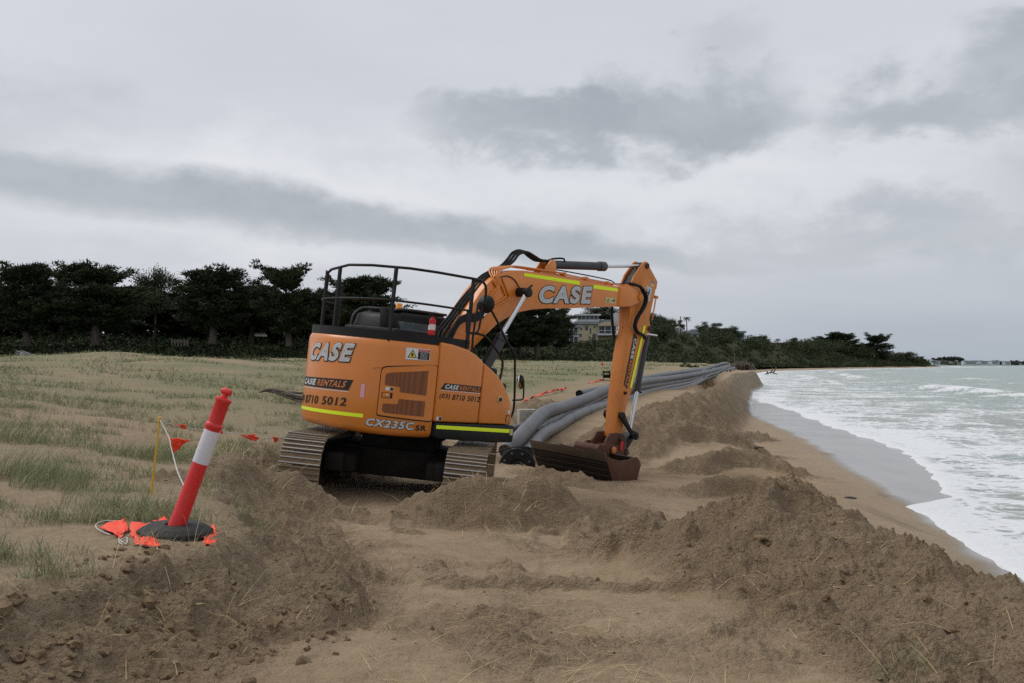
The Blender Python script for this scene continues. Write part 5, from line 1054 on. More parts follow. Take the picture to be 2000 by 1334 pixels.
# straw and roots torn up by the digging
M_st = grass_mat('dry_straw', (.46, .33, .16), (.58, .44, .24), (.38, .26, .13)); parts = []
def straws(n_, fx, fy, l0, l1, w, seed, ln=1.25, cu=.25):
    r_ = np.random.default_rng(seed); x, y = fx(r_, n_), fy(r_, n_); V_, F_, k_ = blades(x, y, r_.uniform(l0, l1, n_), np.full(n_, w), ln, seed, cu); V_ = V_.reshape(n_, 7, 3)
    zg = ground_h(V_[..., 0].ravel(), V_[..., 1].ravel())[0].reshape(n_, 7); V_[..., 2] = np.maximum(V_[..., 2], zg + .006); parts.append((V_.reshape(-1, 3), F_, n_, .4))
straws(260, lambda r, n: r.uniform(-2.4, 2.8, n), lambda r, n: r.uniform(4.4, 9.5, n), .05, .26, .0034, 21, 1.25, .4)
straws(120, lambda r, n: r.normal(.3, .45, n), lambda r, n: r.normal(5.2, .5, n), .10, .42, .0036, 22, 1.2, .4)
straws(90, lambda r, n: r.normal(.35, .5, n), lambda r, n: r.normal(6.3, .4, n), .08, .3, .0034, 27, 1.2, .4)
straws(90, lambda r, n: r.normal(2.3, .5, n), lambda r, n: r.normal(6.2, .9, n), .12, .45, .0036, 23, .9, .5)
straws(90, lambda r, n: r.normal(-2.1, .35, n), lambda r, n: r.normal(5.9, .7, n), .12, .45, .0036, 24, .8, .5)
straws(90, lambda r, n: r.normal(-2.9, .5, n), lambda r, n: r.normal(11.8, .7, n), .15, .5, .005, 25, .8, .4)
straws(110, lambda r, n: r.normal(-.3, .6, n), lambda r, n: r.normal(13.1, .4, n), .15, .5, .005, 26, .9, .4)
straws(260, lambda r, n: r.uniform(-2.5, 5, n), lambda r, n: r.uniform(9, 22, n), .1, .4, .005, 28, 1.2, .4)
nb = 420; a_ = rng.normal(0, .17, (nb, 2)); xx_ = 2.48 + a_[:, 0]; yy_ = 8.75 + a_[:, 1]; V_, F_, n_ = blades(xx_, yy_, rng.uniform(.10, .34, nb), np.full(nb, .004), 1.25, 29, .45, dirb=np.full(nb, 3.7)); parts.append((V_, F_, n_, .5))
stuff('dry_straw', 'pale dry straw and torn roots lying on the dug sand', 'straw', parts, M_st, 2)
# seaweed and flotsam on the beach
M_weed = flat('dark_seaweed', (.030, .020, .014), .6)
for k, (u, v, Y, s_) in enumerate(((1575, 937, 20.5, .16), (1662, 962, 18.8, .10), (1478, 888, 26, .14))):
    p0 = at(u, v, Y); p0.z = gz(p0.x, p0.y); r_ = random.Random(k + 60); bb = B()
    for i in range(22): a = r_.uniform(0, 6.28); l = s_ * r_.uniform(.5, 1.4); bb.tube(bez([(r_.uniform(-.06, .06), r_.uniform(-.05, .05), .006), (math.cos(a) * l * .5, math.sin(a) * l * .5, .012 + r_.uniform(0, .012)), (math.cos(a + .5) * l, math.sin(a + .5) * l, .004)], 4), [.008] * 9, 6)
    o = tag(bb.obj('seaweed', M_weed), ('dark clump of seaweed on the sand beyond the straw topped mound', 'small dark seaweed scrap alone on the open beach', 'dark seaweed scrap on the beach near the low sand shelves')[k], 'seaweed'); o.location = p0
# ================================================================== background
def foliage(name, c0, c1, c2, sc=.35):
    m, T, b = new_mat(name, rough=.75, spec=.15); p = T.pos(); a = T.noise(p, sc, 4, .6); g = T.noise(p, sc * 7, 3, .6)
    c = T.mix(a.step(.35, .65), c0, c1); c = T.mix(g.step(.55, .8) * .6, c, c2); T.link(c, b.inputs['Base Color']); return m
F_cyp = foliage('cypress_foliage', (.024, .034, .017), (.036, .050, .022), (.062, .078, .030))
F_euc = foliage('eucalypt_foliage', (.040, .052, .026), (.062, .076, .036), (.10, .105, .045))
F_scr = foliage('coastal_scrub_foliage', (.028, .040, .018), (.048, .062, .027), (.075, .088, .034), .12)
F_brn = foliage('bracken_foliage', (.085, .058, .038), (.075, .072, .035), (.13, .095, .055), .2)
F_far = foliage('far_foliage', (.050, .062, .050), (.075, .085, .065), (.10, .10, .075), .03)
mb, T, b = new_mat('grey_bark', rough=.9); T.link(T.mix(T.noise(T.scale(T.coord('Object'), 2, 2, .3), 3, 5, .6).step(.35, .7), (.055, .046, .038), (.135, .118, .10)), b.inputs['Base Color']); M_bark = mb
def tris_to_mesh(name, A, Bq, Cq):
    n_ = len(A); return npmesh(name, np.stack([A, Bq, Cq], 1).reshape(-1, 3), np.arange(n_ * 3).reshape(-1, 3), False)
def cypress_mesh(seed, H=12., W=5., limbs=105, sprays=9, tufts=42, openk=0.0):
    r_ = np.random.default_rng(seed); tb_ = B(); Vt = []
    lean = r_.normal(0, .03, 2); tp = [Vector((lean[0] * z * H + .25 * math.sin(z * 5 + seed), lean[1] * z * H, z * H)) for z in np.linspace(0, .9, 9)]
    tb_.tube(tp, [.46 * (1 - .85 * (i / 8)) * H / 12 + .04 for i in range(9)], 8)
    A, Bq, Cq = [], [], []
    for i in range(limbs):
        zf = .20 + .78 * (r_.random() ** .8); az_ = r_.uniform(0, 6.28); pr = np.interp(zf, [.18, .45, .62, .82, .93, 1.0], [.55, .92, 1.0, .86, .62, .36]) * (r_.uniform(.50, 1.02) if r_.random() < .85 else r_.uniform(1.05, 1.35))
        if r_.random() < openk: continue
        up_ = r_.uniform(.02, .40) + (zf > .78) * r_.uniform(.2, .9); L_ = W * pr; j = min(int(zf * 8 / .9), 8); b0 = tp[min(j, 8)].copy(); b0.z = min(zf * .88 * H, .9 * H)
        d_ = np.array([math.cos(az_), math.sin(az_), up_]); d_ /= np.linalg.norm(d_); end = np.array(b0) + d_ * L_
        if i % 3 == 0: tb_.tube([b0, Vector(np.array(b0) + d_ * L_ * .5 + np.array([0, 0, -.15])), Vector(end)], [.10, .06, .015], 5)
        for s in np.linspace(.30, 1.0, sprays):
            c_ = np.array(b0) + d_ * L_ * s + r_.normal(0, .28, 3) * np.array([1, 1, .55])
            n_ = tufts; dir_ = d_ * .75 + r_.normal(0, .62, (n_, 3)) + np.array([0, 0, .32]); dir_ /= np.linalg.norm(dir_, axis=1)[:, None]
            st = c_ + r_.normal(0, .36, (n_, 3)) * np.array([1, 1, .42]); ln = r_.uniform(.22, .70, (n_, 1)); sd_ = np.cross(dir_, r_.normal(0, 1, (n_, 3))); sd_ /= np.linalg.norm(sd_, axis=1)[:, None]; w_ = r_.uniform(.05, .13, (n_, 1))
            A.append(st - sd_ * w_); Bq.append(st + sd_ * w_); Cq.append(st + dir_ * ln)
    return tb_.mesh('trunk', smooth=60), tris_to_mesh('crown', np.concatenate(A), np.concatenate(Bq), np.concatenate(Cq))
def dome_mesh(seed, H=9., W=4.5, nb=18, per=520, flat_=.7, leaf=.30):
    r_ = np.random.default_rng(seed); tb_ = B(); A, Bq, Cq = [], [], []
    fork = Vector((r_.normal(0, .2), r_.normal(0, .2), H * .38)); tb_.tube([(0, 0, 0), fork * .5 + Vector((.1, 0, 0)), fork], [.22, .18, .14], 7)
    for i in range(nb):
        az_ = 6.28 * i / nb + r_.normal(0, .4); rr_ = W * r_.uniform(.15, .78); c_ = np.array([math.cos(az_) * rr_, math.sin(az_) * rr_, H * (.52 + .40 * r_.random() - .16 * (rr_ / W) ** 2)])
        rad = W * r_.uniform(.26, .42); tb_.tube([fork, Vector(c_) * .6 + fork * .4 + Vector((0, 0, -.2)), Vector(c_)], [.11, .07, .03], 5)
        p_ = r_.normal(0, 1, (per, 3)); p_ /= np.linalg.norm(p_, axis=1)[:, None]; p_ *= (r_.random((per, 1)) ** .4) * rad; p_[:, 2] *= flat_; st = c_ + p_ * (1 + .2 * r_.normal(0, 1, (per, 1)))
        d1 = r_.normal(0, 1, (per, 3)); d1 /= np.linalg.norm(d1, axis=1)[:, None]; d2 = np.cross(d1, r_.normal(0, 1, (per, 3))); d2 /= np.linalg.norm(d2, axis=1)[:, None]; s_ = leaf * r_.uniform(.5, 1.2, (per, 1))
        A.append(st); Bq.append(st + d1 * s_); Cq.append(st + d2 * s_ * .7)
    return tb_.mesh('trunk', smooth=60), tris_to_mesh('crown', np.concatenate(A), np.concatenate(Bq), np.concatenate(Cq))
CYP = [cypress_mesh(1), cypress_mesh(2, limbs=110), cypress_mesh(3, limbs=80, openk=.25), cypress_mesh(4, 12, 5, 100)]
DOM = [dome_mesh(5), dome_mesh(6, 9, 4.5, 22), dome_mesh(7, 9, 4.5, 15, 520, .5)]
HALL = {}
def tree(kind, var, label, u, vtop, half, Y, vbase, cat='tree', group=None, mat=None, rz=0.0):
    base = at(u, vbase, Y); top_ = at(u, vtop, Y); H = top_.z - base.z; W = half / 1944.0 * Y
    tm, cm = (CYP if kind == 'cypress' else DOM)[var]; H0, W0 = (12., 5.2) if kind == 'cypress' else (9., 5.2)
    t = thing('cypress_tree' if kind == 'cypress' else 'gum_tree', label, cat, base, group); t.rotation_euler = (0, 0, rz); t.scale = (W / W0, W / W0, H / H0)
    for nm, me, m in (('trunk', tm, M_bark), ('crown', cm, mat or (F_cyp if kind == 'cypress' else F_euc))):
        key = (id(me), m.name)
        if key not in HALL: q = me.copy(); q.materials.clear(); q.materials.append(m); HALL[key] = q
        o = bpy.data.objects.new(nm, HALL[key]); C.objects.link(o); o.parent = t
    return t
G1 = 'dark cypresses along the left bank'
front = [(-85, 526, 92, 138, 676), (50, 519, 80, 138, 676), (190, 520, 98, 140, 674), (412, 531, 92, 141, 672), (565, 527, 72, 139, 676), (716, 545, 86, 142, 676), (645, 568, 50, 146, 674), (492, 556, 58, 150, 670)]
fl = ['dark cypress cut off by the left edge of the view', 'leftmost whole dark cypress of the bank, broad flat top', 'widest dark cypress of the bank with spiky crown tips', 'flat topped dark cypress in the middle of the left bank', 'open limbed cypress with pale bare trunk left of the excavator', 'dark cypress seen through the excavator handrail', 'narrow dark cypress at the left end of the excavator handrail', 'lower dark cypress between the flat topped and open limbed ones']
for k, (u, vt, hw, Y, vb) in enumerate(front): tree('cypress', 2 if k in (4,) else k % 2 if k != 3 else 3, fl[k], u, vt, hw, Y, vb, 'tree', G1, rz=k * 1.3)
back = [(-20, 566, 105), (118, 562, 100), (246, 566, 98), (345, 574, 95), (470, 568, 98), (530, 584, 90), (620, 578, 85), (690, 592, 85), (790, 606, 80)]
bl_ = ['shaded cypress behind the leftmost whole cypress', 'shaded cypress behind the gap between the two leftmost cypresses', 'shaded cypress behind the widest spiky cypress', 'shaded cypress above the white roofed house', 'shaded cypress behind the flat topped cypress', 'shaded cypress behind the open limbed cypress', 'shaded cypress left of the excavator counterweight', 'shaded cypress low behind the excavator handrail', 'shaded cypress low at the right end of the handrail']
for k, (u, vt, hw) in enumerate(back): tree('cypress', (k + 1) % 4, bl_[k], u, vt, hw, 164 + 3 * (k % 3), 668, 'tree', 'second row of dark cypresses', rz=k * 2.1)
tree('dome', 1, 'rounded lighter green gum tree between two left cypresses', 300, 524, 58, 158, 668, group=G1)
tree('dome', 0, 'small thin gum tree peeping above the cypress gap at left', 122, 519, 26, 170, 660, group=G1)
mid_ = [('dome', 0, 'low bushy gum tree showing between the handrail and the boom', 822, 606, 48, 176, 690), ('dome', 2, 'low gum tree behind the lower boom', 888, 622, 52, 178, 692), ('cypress', 1, 'dark pine under the boom hoses left of the cylinder rod', 965, 604, 55, 172, 696), ('cypress', 0, 'tall dark pine filling the space under the boom', 1052, 586, 66, 176, 698), ('cypress', 3, 'dark pine just right of the boom cylinder rod', 1012, 598, 50, 182, 696), ('cypress', 2, 'ragged dark pine beside the hillside houses', 1095, 604, 34, 190, 694)]
for k, (kd, vr, lb, u, vt, hw, Y, vb) in enumerate(mid_): tree(kd, vr, lb, u, vt, hw, Y, vb, 'tree', 'trees behind the excavator boom', rz=k)
hill = [('dome', 1, 'broad gum tree behind the white upper storey under the boom', 1172, 597, 46, 330, 640), ('dome', 2, 'gum tree behind the excavator arm above the cream house', 1205, 604, 38, 330, 645), ('dome', 0, 'gum tree immediately right of the excavator arm', 1272, 608, 36, 290, 668), ('dome', 1, 'round gum tree on the ridge left of the pale roofs', 1300, 619, 28, 280, 668), ('dome', 2, 'umbrella shaped gum tree above the pale roofs', 1322, 622, 20, 300, 664), ('dome', 2, 'flat topped gum tree right of the palm', 1400, 627, 30, 300, 676), ('dome', 0, 'gum tree right of the flat topped one on the ridge', 1430, 636, 26, 310, 678), ('dome', 1, 'low gum tree between palm and flat topped gum', 1372, 633, 22, 300, 672), ('dome', 1, 'small round tree on the ridge beside the far low roof', 1490, 655, 16, 360, 684),
        ('dome', 2, 'leftmost tree of the headland wood', 1552, 656, 24, 400, 704), ('dome', 0, 'second bushy tree of the headland wood', 1592, 658, 28, 410, 706), ('cypress', 1, 'tallest dark cypress of the headland wood', 1642, 650, 40, 420, 709), ('cypress', 0, 'dark cypress leaning against the tallest headland tree', 1612, 658, 34, 425, 708), ('cypress', 2, 'stand alone layered cypress on the headland', 1712, 656, 34, 440, 712), ('dome', 1, 'low brownish tree at the tip of the headland', 1768, 687, 30, 470, 716), ('dome', 2, 'last small bush tree before the open water', 1796, 694, 18, 490, 717), ('dome', 0, 'bushy tree below the layered headland cypress', 1682, 684, 34, 430, 712)]
hill = [(a, b_, c_, u, vt, hw, Y * (1.4 if u > 1480 else 1.32 if u > 1350 else 1.18 if u > 1250 else 1), vb) for a, b_, c_, u, vt, hw, Y, vb in hill]
for k, (kd, vr, lb, u, vt, hw, Y, vb) in enumerate(hill): tree(kd, vr, lb, u, vt, hw, Y, vb, 'tree', 'trees on the hill and headland', rz=k * .9)

# ---- the bank and hill
HB = np.array([(-400, 126, 702, 40, 664), (200, 128, 704, 40, 662), (640, 132, 706, 42, 668), (900, 145, 709, 60, 672), (1000, 158, 709, 75, 668), (1100, 175, 709, 110, 664), (1250, 205, 710, 95, 650), (1300, 230, 711, 90, 648), (1450, 330, 712, 90, 664), (1600, 460, 713, 90, 684), (1700, 560, 714, 80, 696), (1790, 650, 714.5, 60, 708), (1835, 700, 716.0, 30, 716.0)], float)
def hb(u): return [np.interp(u, HB[:, 0], HB[:, k]) for k in range(1, 5)]
uu = np.linspace(-400, 1835, 150); rows_ = []
def hill_pt(u, t_):
    Yb, vb, w, vc = hb(u); p0 = at(u, vb, Yb); p1 = at(u, vc, Yb + w); q = t_; s_ = min(max((q), 0), 1); e = s_ * s_ * (3 - 2 * s_) * .5 + s_ * .5
    x = p0.x + (p1.x - p0.x) * t_; y = p0.y + (p1.y - p0.y) * t_; z = p0.z - .8 + (p1.z - p0.z + .8) * e; return (x, y, z)
ts = [-.1, 0, .15, .3, .45, .6, .75, .9, 1.0, 1.6, 2.6, 4.0]; V_ = [hill_pt(u, t_) for t_ in ts for u in uu]; n = len(uu)
me = npmesh('hill', np.array(V_), np.array([(j * n + i, j * n + i + 1, (j + 1) * n + i + 1, (j + 1) * n + i) for j in range(len(ts) - 1) for i in range(n - 1)]))
mh, T, b = new_mat('hill_ground', rough=.95, spec=.1); pp = T.pos(); T.link(T.mix(T.noise(pp, .15, 5, .6).step(.4, .6), (.045, .042, .022), (.060, .066, .030)), b.inputs['Base Color'])
tag(link('hill', me, mh), kind='structure')
# lawn between the left trees is just the hill; scrub covers the rest
def bushes(name, label, pts_, rad, mat, seed, per=90, leaf=.26, kind='stuff', cat='scrub', squash=.72):
    r_ = np.random.default_rng(seed); pts_ = np.array(pts_); n_ = len(pts_); p_ = r_.normal(0, 1, (n_, per, 3)); p_ /= np.linalg.norm(p_, axis=2)[..., None]; p_ *= (r_.random((n_, per, 1)) ** .35); p_[..., 2] = np.abs(p_[..., 2]) * squash
    nz = 1 + .35 * np.sin(p_[..., :1] * 4 + r_.uniform(0, 6, (n_, 1, 1))) ; rad = np.asarray(rad)[:, None, None]; st = (pts_[:, None] + p_ * rad * nz).reshape(-1, 3); m_ = len(st)
    d1 = r_.normal(0, 1, (m_, 3)); d1 /= np.linalg.norm(d1, axis=1)[:, None]; d2 = np.cross(d1, r_.normal(0, 1, (m_, 3))); d2 /= np.linalg.norm(d2, axis=1)[:, None]; s_ = leaf * r_.uniform(.6, 1.3, (m_, 1)) * np.repeat(np.broadcast_to(rad, (n_, per, 1)).reshape(-1, 1) ** .5, 1, 1)
    o = link(name, tris_to_mesh(name, st, st + d1 * s_ * 1.5, st + d2 * s_), mat); return tag(o, label, cat, kind=kind)
r_ = np.random.default_rng(55); P_, Rd = [], []
for i in range(1900):
    u = r_.uniform(-350, 1800); t_ = r_.random() ** 1.1
    Yb = hb(u)[0]
    if u < 700 and t_ > .5 and r_.random() < .45: continue
    if 1082 < u < 1225 and t_ > .62: continue
    if t_ > .78 and (1304 < u < 1370 or 1424 < u < 1460 or 1492 < u < 1542): continue
    P_.append(hill_pt(u, t_)); Rd.append(r_.uniform(.9, 2.5) * (Yb / 170) ** .6)
for i in range(420):                                   # the foot of the slope is a closed hedge
    u = r_.uniform(-350, 1805); P_.append(hill_pt(u, r_.uniform(-.03, .06))); Rd.append(r_.uniform(.7, 1.5) * (hb(u)[0] / 150) ** .6)
for i in range(60): u = r_.uniform(300, 420); P_.append(hill_pt(u, r_.uniform(.45, .62))); Rd.append(r_.uniform(1.2, 2.1))
for i in range(260): u = r_.uniform(-350, 930); P_.append(hill_pt(u, r_.uniform(.95, 1.5))); Rd.append(r_.uniform(2.6, 4.4))
SIL = np.array([(1225, 640), (1260, 622), (1300, 632), (1340, 654), (1375, 646), (1430, 650), (1460, 656), (1500, 674), (1540, 664), (1600, 662), (1650, 662), (1690, 674), (1715, 676), (1745, 686), (1775, 692), (1800, 700), (1815, 708)], float)
for i in range(420):                                   # taller thicket along the ridge and headland
    u = r_.uniform(1228, 1812)
    if 1304 < u < 1370 or 1424 < u < 1460 or 1492 < u < 1542: continue
    q_ = hill_pt(u, r_.uniform(.55, 1.05)); vt_ = np.interp(u, SIL[:, 0], SIL[:, 1]); zt_ = at(u, vt_, q_[1]).z; rd = r_.uniform(2.6, 4.6) * (q_[1] / 350) ** .5
    if zt_ - rd * .5 < q_[2] - 3: continue
    P_.append((q_[0], q_[1], q_[2] + max(0, (zt_ - rd * .75 - q_[2])) * r_.random() ** .5)); Rd.append(rd)
bushes('coastal_scrub', 'dense dark tea tree scrub covering the bank and hillside', P_, Rd, F_scr, 3, 110, .24)
P_, Rd = [], []
for i in range(90): u = r_.uniform(415, 600); Y = r_.uniform(84, 96); p = at(u, 708, Y); P_.append((p.x, p.y, gz(p.x, p.y) - .1)); Rd.append(r_.uniform(.25, .75))
for i in range(60): u = r_.choice([1225, 1350, 240, 285, 470]) + r_.normal(0, 14); Y = r_.uniform(75, 110); p = at(u, 712, Y); P_.append((p.x, p.y, gz(p.x, p.y) - .05)); Rd.append(r_.uniform(.15, .4))
bushes('dune_shrubs', 'low dark green shrubs dotted along the back of the dune', P_, Rd, F_scr, 4, 90, .16, cat='shrubs')
P_, Rd = [], []
for i in range(260): u = r_.uniform(-250, 520); Y = r_.uniform(98, 122); p = at(u, 708, Y); P_.append((p.x, p.y, gz(p.x, p.y) - .1)); Rd.append(r_.uniform(.3, .8))
bushes('bracken', 'reddish brown bracken along the foot of the left bank', P_, Rd, F_brn, 5, 70, .16, cat='bracken')

# ---- houses
def wallmat(name, col, rough=.8):
    m, T, b = new_mat(name, col, rough); p = T.pos(); T.link(T.mix(T.noise(p, .8, 4, .6).step(.35, .7), col, tuple(x * .82 for x in col)), b.inputs['Base Color']); return m
H_crm, H_wht, H_gry, H_gls, H_rail, H_brn, H_blu = wallmat('cream_render', (.50, .43, .29)), wallmat('white_weatherboard', (.60, .61, .62)), wallmat('grey_metal_roof', (.24, .26, .28), .5), new_mat('window_glass', (.045, .055, .065), .08)[0], wallmat('white_rail', (.55, .56, .58)), wallmat('brown_roof', (.14, .085, .06)), wallmat('blue_grey_wall', (.23, .29, .34))
class House:
    def __init__(s, label, u, v, Y, name='house'): s.o = at(u, v, Y); s.u, s.v, s.Y = u, v, Y; s.t = thing(name, label, 'house', s.o, None); s.k = Y / 1944.0
    def box(s, name, u0, v0, u1, v1, mat, y0=0., y1=6., parent=None, bevel=0.0):
        """u,v corners in survey units, y0..y1 depth in metres"""
        x0, x1 = (u0 - s.u) * s.k, (u1 - s.u) * s.k; z1, z0 = (s.v - v0) * s.k, (s.v - v1) * s.k
        return B().box((x0, y0, z0), (x1, y1, z1)).obj(name, mat, parent or s.t, bevel)
    def window(s, u0, v0, u1, v1, y=0., parent=None):
        w = s.box('window', u0, v0, u1, v1, H_gls, y - .06, y + .05, parent); 
        return w
h = House('cream two storey house with a curved roof and glazed balcony left of the arm', 1168, 668, 268)
w = h.box('wall', 1128, 633, 1168, 672, H_crm, 0, 8); h.box('wall', 1168, 655, 1206, 672, H_crm, 1.2, 8)
h.box('roof', 1122, 628, 1170, 633.2, H_gry, -.8, 8.6); h.box('balcony_back', 1170, 637, 1204, 652, H_gls, 1.0, 7.5); h.box('balcony_floor', 1166, 651.5, 1208, 655, H_wht, -1.0, 1.6)
for u in (1169, 1181, 1193, 1204): h.box('balcony_post', u - .6, 636, u + .6, 652, H_wht, -.9, -.7)
h.box('balcony_rail', 1168, 645.3, 1206, 646.2, H_rail, -.95, -.85)
v = []; n = 14
for yy_ in (-1.2, 7.5):
    for k in range(n + 1): a = math.pi * k / n; v.append((((1187 - 20 * math.cos(a)) - 1168) * h.k, yy_, (668 - (637 - 8.5 * math.sin(a))) * h.k))
B().add(v, [(k, k + 1, n + 2 + k, n + 1 + k) for k in range(n)] + [tuple(range(n + 1))[::-1], tuple(range(n + 1, 2 * n + 2)), (0, n + 1, 2 * n + 1, n)]).obj('curved_roof', H_crm, h.t)
for q in ((1143, 636.5, 1148.5, 645), (1152, 641, 1154.5, 652), (1159.5, 636, 1163, 640.5), (1157, 652, 1163.5, 666), (1133, 640, 1137, 645), (1131, 652, 1136, 658)): h.window(*q)
h2 = House('white flat roofed upper house with a band of windows behind the cream one', 1148, 634, 285)
h2.box('wall', 1127, 624, 1170, 640, H_wht, 0, 8); h2.box('roof', 1123, 613.5, 1173, 616.5, H_wht, -1, 9)
h2.box('window_band', 1128, 616.5, 1169, 624, H_gls, .1, 7.9)
for u in (1128.5, 1136, 1144, 1152, 1160, 1168): h2.box('mullion', u - .5, 616.5, u + .5, 624, H_wht, -.05, .09)
h2.box('lower_roof', 1165, 624, 1200, 632, H_gry, 2, 9); h2.box('chimney', 1196, 611, 1211, 634, H_wht, 2, 5)
h3 = House('long shaded house with white balcony posts left of the cream house', 1108, 672, 250)
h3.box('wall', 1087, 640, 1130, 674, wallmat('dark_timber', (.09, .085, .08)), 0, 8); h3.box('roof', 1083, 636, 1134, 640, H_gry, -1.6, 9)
for u in (1088, 1096, 1104, 1112, 1120, 1128): h3.box('balcony_post', u - .55, 640, u + .55, 670, H_rail, -1.4, -1.2)
for v_ in (651, 655.5): h3.box('balcony_rail', 1087, v_ - .45, 1130, v_ + .45, H_rail, -1.45, -1.3)
h3.box('balcony_floor', 1086, 656.5, 1131, 658, H_rail, -1.5, 0)
for k in range(5): h3.window(1090 + 8 * k, 643, 1095 + 8 * k, 655); 
for k in range(5): h3.window(1090 + 8 * k, 659, 1095 + 8 * k, 668)
def gable(hs, name, u0, u1, v0, v1, mat, y0=-.6, y1=7.):
    x0, x1 = (u0 - hs.u) * hs.k, (u1 - hs.u) * hs.k; z1, z0 = (hs.v - v0) * hs.k, (hs.v - v1) * hs.k; xm = (x0 + x1) / 2
    return B().prism([(x0, z0), (xm, z1), (x1, z0)], y0, y1).obj(name, mat, hs.t)
h4 = House('white house with pale gabled roofs among trees right of the arm', 1335, 662, 350)
h4.box('wall', 1314, 648, 1336, 672, H_wht, 0, 7); gable(h4, 'roof', 1308, 1342, 637, 648, H_wht); h4.box('wall', 1338, 652, 1364, 672, H_wht, -1, 6); gable(h4, 'roof', 1335, 1368, 643, 652, H_gry, -1.6, 6.5)
for q in ((1318, 651, 1323, 658), (1327, 651, 1332, 658)): h4.window(*q)
for q in ((1342, 654, 1348, 660), (1353, 654, 1359, 660)): h4.window(*q, y=-1.)
h4.box('chimney', 1327, 628, 1331, 640, H_brn, 2, 3)
h5 = House('small blue grey hillside house at the right end of the ridge trees', 1442, 662, 428)
h5.box('wall', 1430, 650, 1454, 676, H_blu, 0, 6); h5.box('roof', 1427, 646.5, 1457, 650, H_gry, -.8, 6.6)
for k in range(3): h5.window(1432 + 7 * k, 652, 1437 + 7 * k, 658)
h6 = House('low brown roofed house on the hill before the headland', 1516, 686, 480)
h6.box('wall', 1500, 675, 1534, 698, wallmat('dark_brick', (.12, .085, .07)), 0, 7); h6.box('roof', 1496, 669, 1538, 675, H_brn, -1, 8)
for k in range(4): h6.window(1503 + 8 * k, 677, 1508 + 8 * k, 683)
h7 = House('white roofed house half hidden behind the left cypress trunks', 362, 672, 172)
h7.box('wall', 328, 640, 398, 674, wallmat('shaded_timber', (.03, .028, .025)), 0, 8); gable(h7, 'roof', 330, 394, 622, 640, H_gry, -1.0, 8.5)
for u in (332, 360, 392): h7.box('veranda_post', u - .7, 640, u + .7, 672, H_brn, -.9, -.75)
for q in ((335, 642, 342, 658), (350, 642, 357, 658), (384, 642, 392, 658)): h7.window(*q)
h8 = House('cream cottage glimpsed behind the far left trunk', 70, 672, 176)
h8.box('wall', 52, 628, 92, 674, H_crm, 0, 6); gable(h8, 'roof', 46, 98, 612, 629, H_gry)
h8.window(60, 640, 66, 652); h8.window(78, 640, 84, 652)
# pale path and rails in the left bank
pth = at(508, 648, 152); o = B().add([at(494, 641, 158) - pth, at(511, 641, 158) - pth, at(522, 656, 146) - pth, at(498, 655, 146) - pth, at(494, 643, 158) - pth, at(511, 643, 158) - pth, at(522, 658, 146) - pth, at(498, 657, 146) - pth], [(0, 1, 2, 3), (7, 6, 5, 4), (0, 4, 5, 1), (1, 5, 6, 2), (2, 6, 7, 3), (3, 7, 4, 0)]).obj('path', m_c); o.location = pth; tag(o, kind='structure')
sp_ = at(56, 700, 112); stt = thing('beach_stairs', 'grey timber beach stairs with handrail at the far left of the dune', 'stairs', sp_)
for k in range(8): a = at(38 + 4.6 * k, 692 + 1.6 * k, 112 - .25 * k) - sp_; B().box((a.x - .14, -.6, a.z - .06), (a.x + .16, .6, a.z)).obj('tread', M_wood, stt)
for sg in (-.6, .6):
    for k in range(5): a = at(38 + 9 * k, 692 + 2.9 * k, 112) - sp_; B().box((a.x - .05, sg - .05, a.z - .5), (a.x + .05, sg + .05, a.z + .45)).obj('rail_post', H_rail if k % 2 else M_wood, stt)
    for dz_ in (.2, .42): a, b_ = at(36, 692, 112) - sp_, at(78, 706, 112) - sp_; B().tube([(a.x, sg, a.z + dz_), (b_.x, sg, b_.z + dz_)], .04, 6).obj('handrail', H_rail, stt)
fp_ = at(340, 672, 136); fe = thing('rail_fence', 'low grey rail fence under the middle left cypresses', 'fence', fp_)
for k in range(6): a = at(336 + 6 * k, 671, 136) - fp_; B().box((a.x - .06, -.06, -.3), (a.x + .06, .06, .62)).obj('post', M_wood, fe)
for z_ in (.25, .5): a, b_ = at(334, 671, 136) - fp_, at(369, 671, 136) - fp_; B().box((a.x, -.03, z_), (b_.x, .03, z_ + .09)).obj('rail', M_wood, fe)
# palms, mast
def palm(label, u, vt, vb, Y):
    b0, t0 = at(u, vb, Y), at(u, vt, Y); t = thing('palm_tree', label, 'palm', b0, 'palms on the ridge'); hgt = t0.z - b0.z
    B().tube([(0, 0, 0), (.1, 0, hgt * .5), (0, 0, hgt)], [.22, .18, .16], 7).obj('trunk', M_bark, t); f_ = B()
    for k in range(14):
        a = 6.28 * k / 14; L_ = 1.9; up_ = .7 if k % 2 else .1; pr_ = None; n_ = 6; vs = []
        for j in range(n_):
            s_ = j / (n_ - 1); c_ = Vector((math.cos(a) * L_ * s_, math.sin(a) * L_ * s_, hgt + up_ * s_ * 2 - 1.7 * s_ * s_)); w_ = .22 * math.sin(math.pi * min(s_ * .85 + .12, 1)); sd_ = Vector((-math.sin(a), math.cos(a), -.3)) * w_; vs += [c_ - sd_, c_ + sd_]
        f_.add(vs, [(2 * j, 2 * j + 2, 2 * j + 3, 2 * j + 1) for j in range(n_ - 1)])
    f_.obj('crown', F_euc, t); return t
palm('tall thin palm standing against the sky above the pale roofs', 1341, 621, 660, 352); palm('short palm on the ridge right of the flat topped gum', 1376, 630, 660, 375); palm('palm beside the low brown roofed house', 1519, 663, 686, 486)
